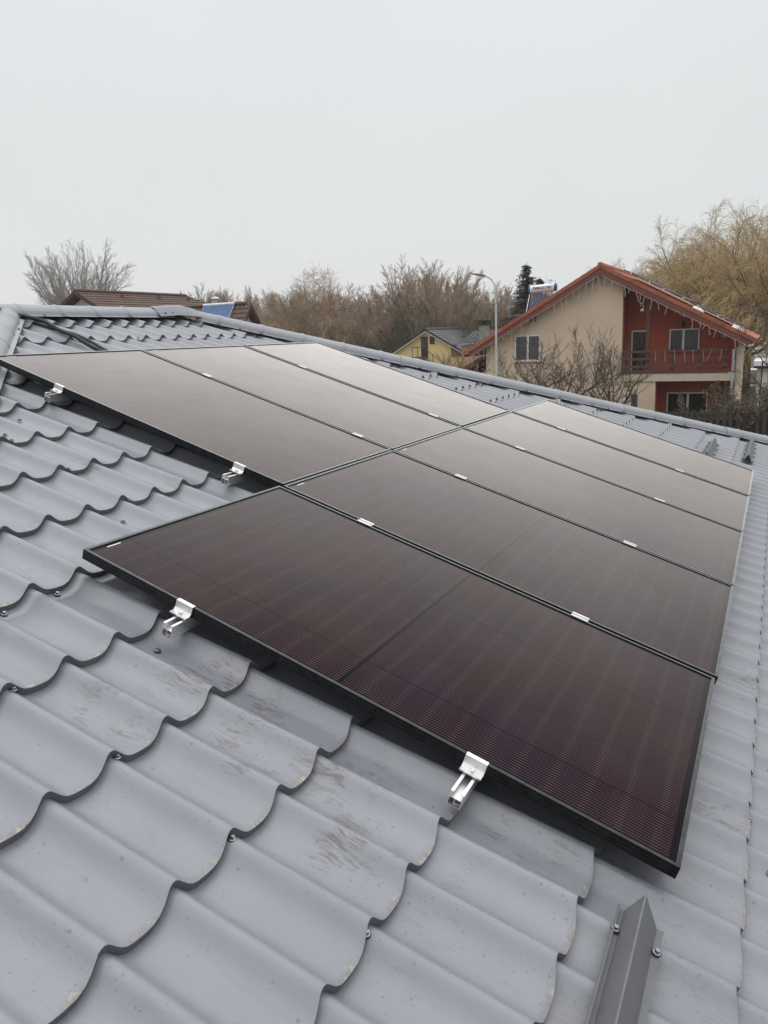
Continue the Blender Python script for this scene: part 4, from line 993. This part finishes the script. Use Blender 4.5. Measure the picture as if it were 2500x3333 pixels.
def fan(seed, H=13, tw=.012, n=15, cone=1.0, fork=.28, sub=None, flat=1.0, lean=.25):   # limbs radiating from a low fork, ends on a dome
    T = Tree(seed); r = T.r; F = Vector((0, 0, H*fork)); T.big.append((Vector((0, 0, 0)), F, H*.026, H*.020))
    sub = sub or [lv(12, .46, .42, 8, .035, .03, .14, .5), lv(8, .52, .5, 5, .06, .03, .12), lv(6, .55, .55, 4, .08, .02, .1), lv(0, 0, 0, 3, .09, .02, 0, r=tw)]
    for k in range(n):
        az = k*2.39996 + r.uniform(-.25, .25); pol = cone*math.sqrt((k+.5)/n); d = Vector((math.sin(pol)*math.cos(az), math.sin(pol)*math.sin(az), math.cos(pol)))
        L = H*(1-fork)*(1.0 - (1-flat)*math.sin(pol))*r.uniform(.80, 1.0); T.grow(F - Vector((0, 0, r.uniform(0, H*.07))), d, L, H*.0075*r.uniform(.8, 1.3), 1 if len(sub) > 4 else 0, sub)
    return T
def spreading(seed, H=13, tw=.012, dens=1.0): return fan(seed, H, tw, int(15*dens))
def upright(seed, H=12, tw=.012):                 # ascending branches
    T = Tree(seed); Pm = [lv(24, .52, .55, 9, .02, .03, .10, .45), lv(10, .45, .5, 5, .06, .08, .10), lv(8, .48, .55, 4, .09, .06, .1), lv(0, 0, 0, 3, .10, .05, 0, r=tw)]
    T.grow(Vector((0, 0, 0)), Vector((0, 0, 1)), H*.90, H*.013, 0, Pm); return T
def scrubby(seed, H=8, tw=.012):
    T = Tree(seed); r = T.r
    for k in range(9):
        d = Vector((r.gauss(0, .40), r.gauss(0, .40), 1)).normalized(); Pm = [lv(10, .55, .50, 6, .06, .03, .10), lv(8, .55, .5, 4, .1, .05, .1), lv(6, .5, .6, 3, .12, .04, .1), lv(0, 0, 0, 2, .12, .03, 0, r=tw)]
        T.grow(Vector((r.gauss(0, .8), r.gauss(0, .8), 0)), d, H*r.uniform(.6, .95), H*.010, 0, Pm)
    return T
def willow(seed, H=14, tw=.010, droop=-.16):
    sub = [lv(12, .62, .50, 8, .09, .02, .16, .4), lv(9, .60, .55, 6, .11, .0, .12, .3), lv(8, .55, .80, 6, .08, droop*.5, .1, .3), lv(0, 0, 0, 6, .05, droop, 0, r=tw)]
    return fan(seed, H, tw, 13, 1.15, .25, sub)
def fruit(seed, H=5.5, tw=.007):
    T = Tree(seed); Pm = [lv(7, .95, 1.15, 6, .06, .02, .35, .2), lv(6, .75, .62, 7, .15, .03, .15, .3), lv(6, .85, .55, 5, .14, .16, .15, .3), lv(3, .50, .7, 5, .05, .18, .1), lv(0, 0, 0, 4, .04, .08, 0, r=tw)]
    T.grow(Vector((0, 0, 0)), Vector((.05, .05, 1)).normalized(), H*.40, H*.026, 0, Pm)
    return T
def place(root, x, y, z=GZ, s=1.0, rz=0.0, sz=None, label=None, first=False):
    o = root if first else copy_tree(root); o.location = (x, y, z); o.rotation_euler = (0, 0, rz); o.scale = (s, s, sz or s)
    if label: o['label'] = label
    return o
# lone trees
place(tree_root('bare_tree', fan(23, 15.2, .013, 28, .72, .34), BK['pale'], BK['pale'], 'large bare tree with a broad fan of pale branches at the far left', 'tree'), -59.3, 55.0, GZ, .82, .6, sz=1.0, first=True)
place(tree_root('bare_tree', fan(5, 10.4, .020, 15, .50, .35), BK['pale'], BK['pale'], 'small rounded pale bare tree just right of the long brown roof', 'tree'), -71.6, 89.5, GZ, 1.22, 0, first=True)
# wood behind the houses
WOOD = 'bare trees of the wood behind the houses'; WL = 'bare winter tree in the dense wood behind the houses'
arch = [tree_root('wood_tree', upright(31, 12, .016), BK['grey'], BK['brown'], WL, 'tree', WOOD), tree_root('wood_tree', upright(32, 12, .016), BK['brown'], BK['grey'], WL, 'tree', WOOD),
        tree_root('wood_tree', spreading(33, 12, .016, .8), BK['grey'], BK['brown'], WL, 'tree', WOOD), tree_root('wood_tree', scrubby(34, 10, .016), BK['olive'], BK['brown'], WL, 'tree', WOOD), tree_root('wood_tree', scrubby(35, 10, .016), BK['brown'], BK['olive'], WL, 'tree', WOOD)]
used = [False]*5
WLS = ['bare slender tree with ascending branches in the wood behind the houses', 'greyish bare tree with ascending branches in the wood behind the houses', 'bare tree with a rounded open crown in the wood behind the houses',
       'many-stemmed olive brown bare tree in the wood behind the houses', 'many-stemmed brown bare tree in the wood behind the houses']
HT = [max(v.co.z for o_ in r_.children for v in o_.data.vertices) for r_ in arch]
def camray(px, D):                                                   # ground position seen in direction px (photo column) at distance D
    a = (px-1250)/2523.7; fx_, fy_ = -.4409262, .8705863; rx_, ry_ = .8951773, .4442061
    n_ = math.hypot(fx_, fy_); return 1.97 + (fx_ + rx_*a)*D, -1.74 + (fy_ + ry_*a)*D
rw = random.Random(77)
def wood_top(px):
    tb = [(680, 1000), (760, 950), (860, 935), (960, 940), (1050, 915), (1160, 930), (1240, 940), (1330, 900), (1420, 870), (1500, 885), (1580, 905), (1660, 930), (1760, 950), (1900, 960), (2050, 930), (2600, 900)]
    for (a, b), (c, d) in zip(tb, tb[1:]):
        if a <= px <= c: return b + (d-b)*(px-a)/(c-a)
    return 950
for row, (D, cnt, jit) in enumerate(((118, 24, 14), (104, 22, 16), (92, 20, 18))):
    for i in range(cnt):
        px = 715 + (1960-715)*(i + rw.uniform(.1, .9))/cnt; Dd = D + rw.uniform(-5, 5)
        if row == 2 and px < 800: continue
        hor = 1101 - .037*(px-1250)
        k = rw.choice((0, 1, 2, 2, 2, 3, 4)) if row < 2 else rw.choice((3, 4, 2, 4, 0, 1))
        top = wood_top(px) + rw.uniform(0, 26) + (28 if row == 2 else 0) + (20 if k > 2 else 0)
        if 1500 < px < 1625: top += 45
        Hh = (hor-top)/2523.7*Dd + 5.23
        x, y = camray(px, Dd); s_ = Hh/HT[k]
        place(arch[k], x, y, GZ, s_*(1.15 if k < 2 else 1.0), rw.random()*6.28, sz=s_, label=WLS[k], first=not used[k]); used[k] = True
# dark undergrowth below the wood
ug = Tree(90)
for i in range(640):
    px = 690 + 1350*ug.r.random(); Dd = ug.r.uniform(84, 100); x, y = camray(px, Dd); d = Vector((ug.r.gauss(0, .3), ug.r.gauss(0, .3), 1)).normalized()
    ug.grow(Vector((x, y, GZ)), d, ug.r.uniform(3.5, 6.5), .05, 0, [lv(9, .6, .5, 5, .1, .02, .05, finelev=0), lv(6, .6, .6, 4, .15, .03, .1, finelev=0), lv(0, 0, 0, 3, .15, .02, 0, r=.02, finelev=0)])
uo = bpy.data.objects.new('undergrowth', ug.mesh('undergrowth', ug.fine, BK['olive'])); COL.objects.link(uo); uo['kind'] = 'stuff'; uo['label'] = 'tangled dark undergrowth at the foot of the wood'
# pale golden willow in the wood
def FS(r_, h): return h/max(v.co.z for o_ in r_.children for v in o_.data.vertices)
w1 = tree_root('willow_tree', willow(41, 13, .012, -.10), BK['warm'], BK['warm'], 'pale pinkish bare willow standing out in the middle of the wood', 'tree', 'bare willows')
x, y = camray(1068, 88); place(w1, x, y, GZ, FS(w1, 13.3), 1.0, first=True)
w3 = tree_root('willow_tree', willow(42, 14, .011, -.14), BK['dark'], BK['gold'], 'tall golden willow with drooping twigs at the right edge, tallest of the group', 'tree', 'bare willows')
x, y = camray(2400, 62); WH = FS(w3, 1.0); place(w3, x, y, GZ, 14.4*WH, .5, first=True)
for px, D, s_, r_z, lb in ((2290, 66, 14.2, 2.2, 'golden willow above the solar panels of the orange roof'), (2150, 70, 12.0, 4.0, 'lower golden willow at the left end of the group, beside the roof apex'), (2560, 58, 14.0, 5.2, 'golden willow partly cut by the right edge of the picture'),
                           (2370, 76, 16.2, 3.0, 'golden willow standing behind the others, mid group'), (2500, 78, 17.6, 1.3, 'golden willow far back at the right edge'), (2225, 80, 14.6, .4, 'golden willow far back above the orange roof apex'), (2062, 84, 12.4, 2.9, 'smallest golden willow, farthest left behind the roof apex')):
    x, y = camray(px, D); place(w3, x, y, GZ, s_*WH, r_z, label=lb)
x, y = camray(1400, 98); o = place(arch[2], x, y, GZ, 1.22, 1.0, label='taller rounded bare tree above the yellow house'); del o['group']
# conifers
def conifer(seed, H=10):
    T = Tree(seed); r = T.r; T.big.append((Vector((0, 0, 0)), Vector((0, 0, H)), .16, .02)); needle = MB()
    for i in range(60):
        z = H*(.10 + .88*i/60); R = (H-z)*.47*r.uniform(.75, 1.15) + .2
        for k in range(9):
            a = r.random()*2*PI; d = Vector((math.cos(a), math.sin(a), r.uniform(-.15, .2))); L = R*r.uniform(.6, 1.1); n = max(3, int(L/.16))
            T.big.append((Vector((0, 0, z)), Vector((0, 0, z)) + d*L, .02, .008))
            for j in range(n):
                p = Vector((0, 0, z)) + d*(L*(j+1)/n) - Vector((0, 0, .10*(j/n)**2*L)); wd = .27*(1-.4*j/n)
                for q in range(4):
                    e = Vector((r.gauss(0, 1), r.gauss(0, 1), r.gauss(0, .5))).normalized()*wd; f2 = Vector((r.gauss(0, 1), r.gauss(0, 1), r.gauss(-.3, .4))).normalized()*wd*.5
                    needle.add([p-e*.4, p+e, p+e*.4+f2], [(0, 1, 2)])
    return T, needle
nmat = simple('dark_conifer_needles', (0.022, 0.032, 0.024), .8, var=.4, scale=1.5)
for px, D, H, lb, sd2 in ((1712, 84, 12.2, 'dark spruce with a pointed top beside the solar water heater', 3), (1752, 86, 10.9, 'smaller dark spruce touching the right side of the taller one', 4)):
    T, nd = conifer(sd2, H); root = thing('spruce_tree', lb, 'tree', (*camray(px, D), GZ), group='spruces by the water heater')
    o = bpy.data.objects.new('trunk', T.mesh('trunk', T.big, BK['dark'], 4)); COL.objects.link(o); o.parent = root
    nd.build('crown', nmat, root, recalc=False)
# ivy-dark mass of trees left of the spruce
# fruit trees before the beige wall
def FS(r_, h): return h/max(v.co.z for o_ in r_.children for v in o_.data.vertices)
f1 = tree_root('fruit_tree', fruit(52, 5.6), BK['dark'], BK['dark'], 'gnarled bare fruit tree with upright shoots before the beige wall, the biggest one', 'tree', 'bare fruit trees by the house')
x, y = camray(1985, 33); place(f1, x, y, GZ, FS(f1, 5.6), 1.2, first=True)
f2 = tree_root('fruit_tree', fruit(57, 5.2), BK['dark'], BK['dark'], 'bare fruit tree below the beige house window, leftmost', 'tree', 'bare fruit trees by the house')
x, y = camray(1690, 34); place(f2, x, y, GZ, FS(f2, 5.3), .2, first=True)
x, y = camray(1915, 35.2); place(f1, x, y, GZ, FS(f1, 4.9), 4.4, label='gnarled bare fruit tree between the biggest one and the beige wall')
x, y = camray(1810, 34.5); place(f2, x, y, GZ, FS(f2, 5.6), 3.3, label='bare fruit tree in the middle of the beige wall')
x, y = camray(2560, 35); o = place(f1, x, y, GZ, FS(f1, 6.2), 2.6, label='bare fruit tree reaching in from the right edge above the dark fence')
# slender saplings by the yellow house
s1 = tree_root('sapling', upright(61, 4, .008), BK['brown'], BK['brown'], 'thin bare sapling in front of the yellow house, right of the stair', 'tree', 'saplings by the yellow house')
x, y = camray(1465, 50); place(s1, x, y, GZ, FS(s1, 4.5), 0, first=True)
x, y = camray(1500, 46); place(s1, x, y, GZ, FS(s1, 4.4), 2, label='thin bare sapling beside the low red roof end')
x, y = camray(1335, 54); place(s1, x, y, GZ, FS(s1, 4.2), 4, label='thin bare sapling left of the outside stair')
# leafy brown shrub over the fence
sb = scrubby(71, 2.4, .007); lf = MB(); rl_ = random.Random(4)
for a, b, ra, rb in sb.fine:
    if rl_.random() < .55:
        p = b + Vector((rl_.gauss(0, .03), rl_.gauss(0, .03), rl_.gauss(0, .03))); e = Vector((rl_.gauss(0, 1), rl_.gauss(0, 1), rl_.gauss(0, 1))).normalized()*.045; g2 = Vector((rl_.gauss(0, 1), rl_.gauss(0, 1), rl_.gauss(0, 1))).normalized()*.03
        lf.add([p-e, p+g2, p+e, p-g2], [(0, 1, 2, 3)])
shr = tree_root('leafy_shrub', sb, BK['dark'], BK['brown'], 'shrub with withered brown and green leaves behind the fence, below the house corner', 'shrub', 'shrubs behind the fence')
lf.build('leaves', simple('withered_leaves', (0.075, 0.062, 0.032), .7, var=.5, scale=9), shr, recalc=False)
x, y = camray(2385, 33.6); place(shr, x, y, GZ, 1.05, 0, first=True)
for px, D, s_, rz_, lb in ((2440, 34, 1.15, 2, 'leafy brown shrub behind the fence, middle of the clump'), (2500, 33.5, 1.2, 4, 'leafy brown shrub behind the fence at the right edge'), (2345, 36.0, .85, 1, 'low leafy shrub at the foot of the red wall')):
    x, y = camray(px, D); place(shr, x, y, GZ, s_, rz_, label=lb)

# =================================================================== winter air
hz = MB().box(-300, -40, GZ-1, 300, 330, 24).build('haze', bpy.data.materials.new('haze'))
hm = hz.data.materials[0]; hm.use_nodes = True; hm.node_tree.nodes.clear()
ho = hm.node_tree.nodes.new('ShaderNodeOutputMaterial'); hv = hm.node_tree.nodes.new('ShaderNodeVolumePrincipled')
hv.inputs['Color'].default_value = (0.86, 0.88, 0.90, 1); hv.inputs['Density'].default_value = 0.0005; hv.inputs['Anisotropy'].default_value = 0.2
hm.node_tree.links.new(hv.outputs[0], ho.inputs['Volume']); hz['kind'] = 'stuff'; hz['label'] = 'thin winter haze paling the far trees'
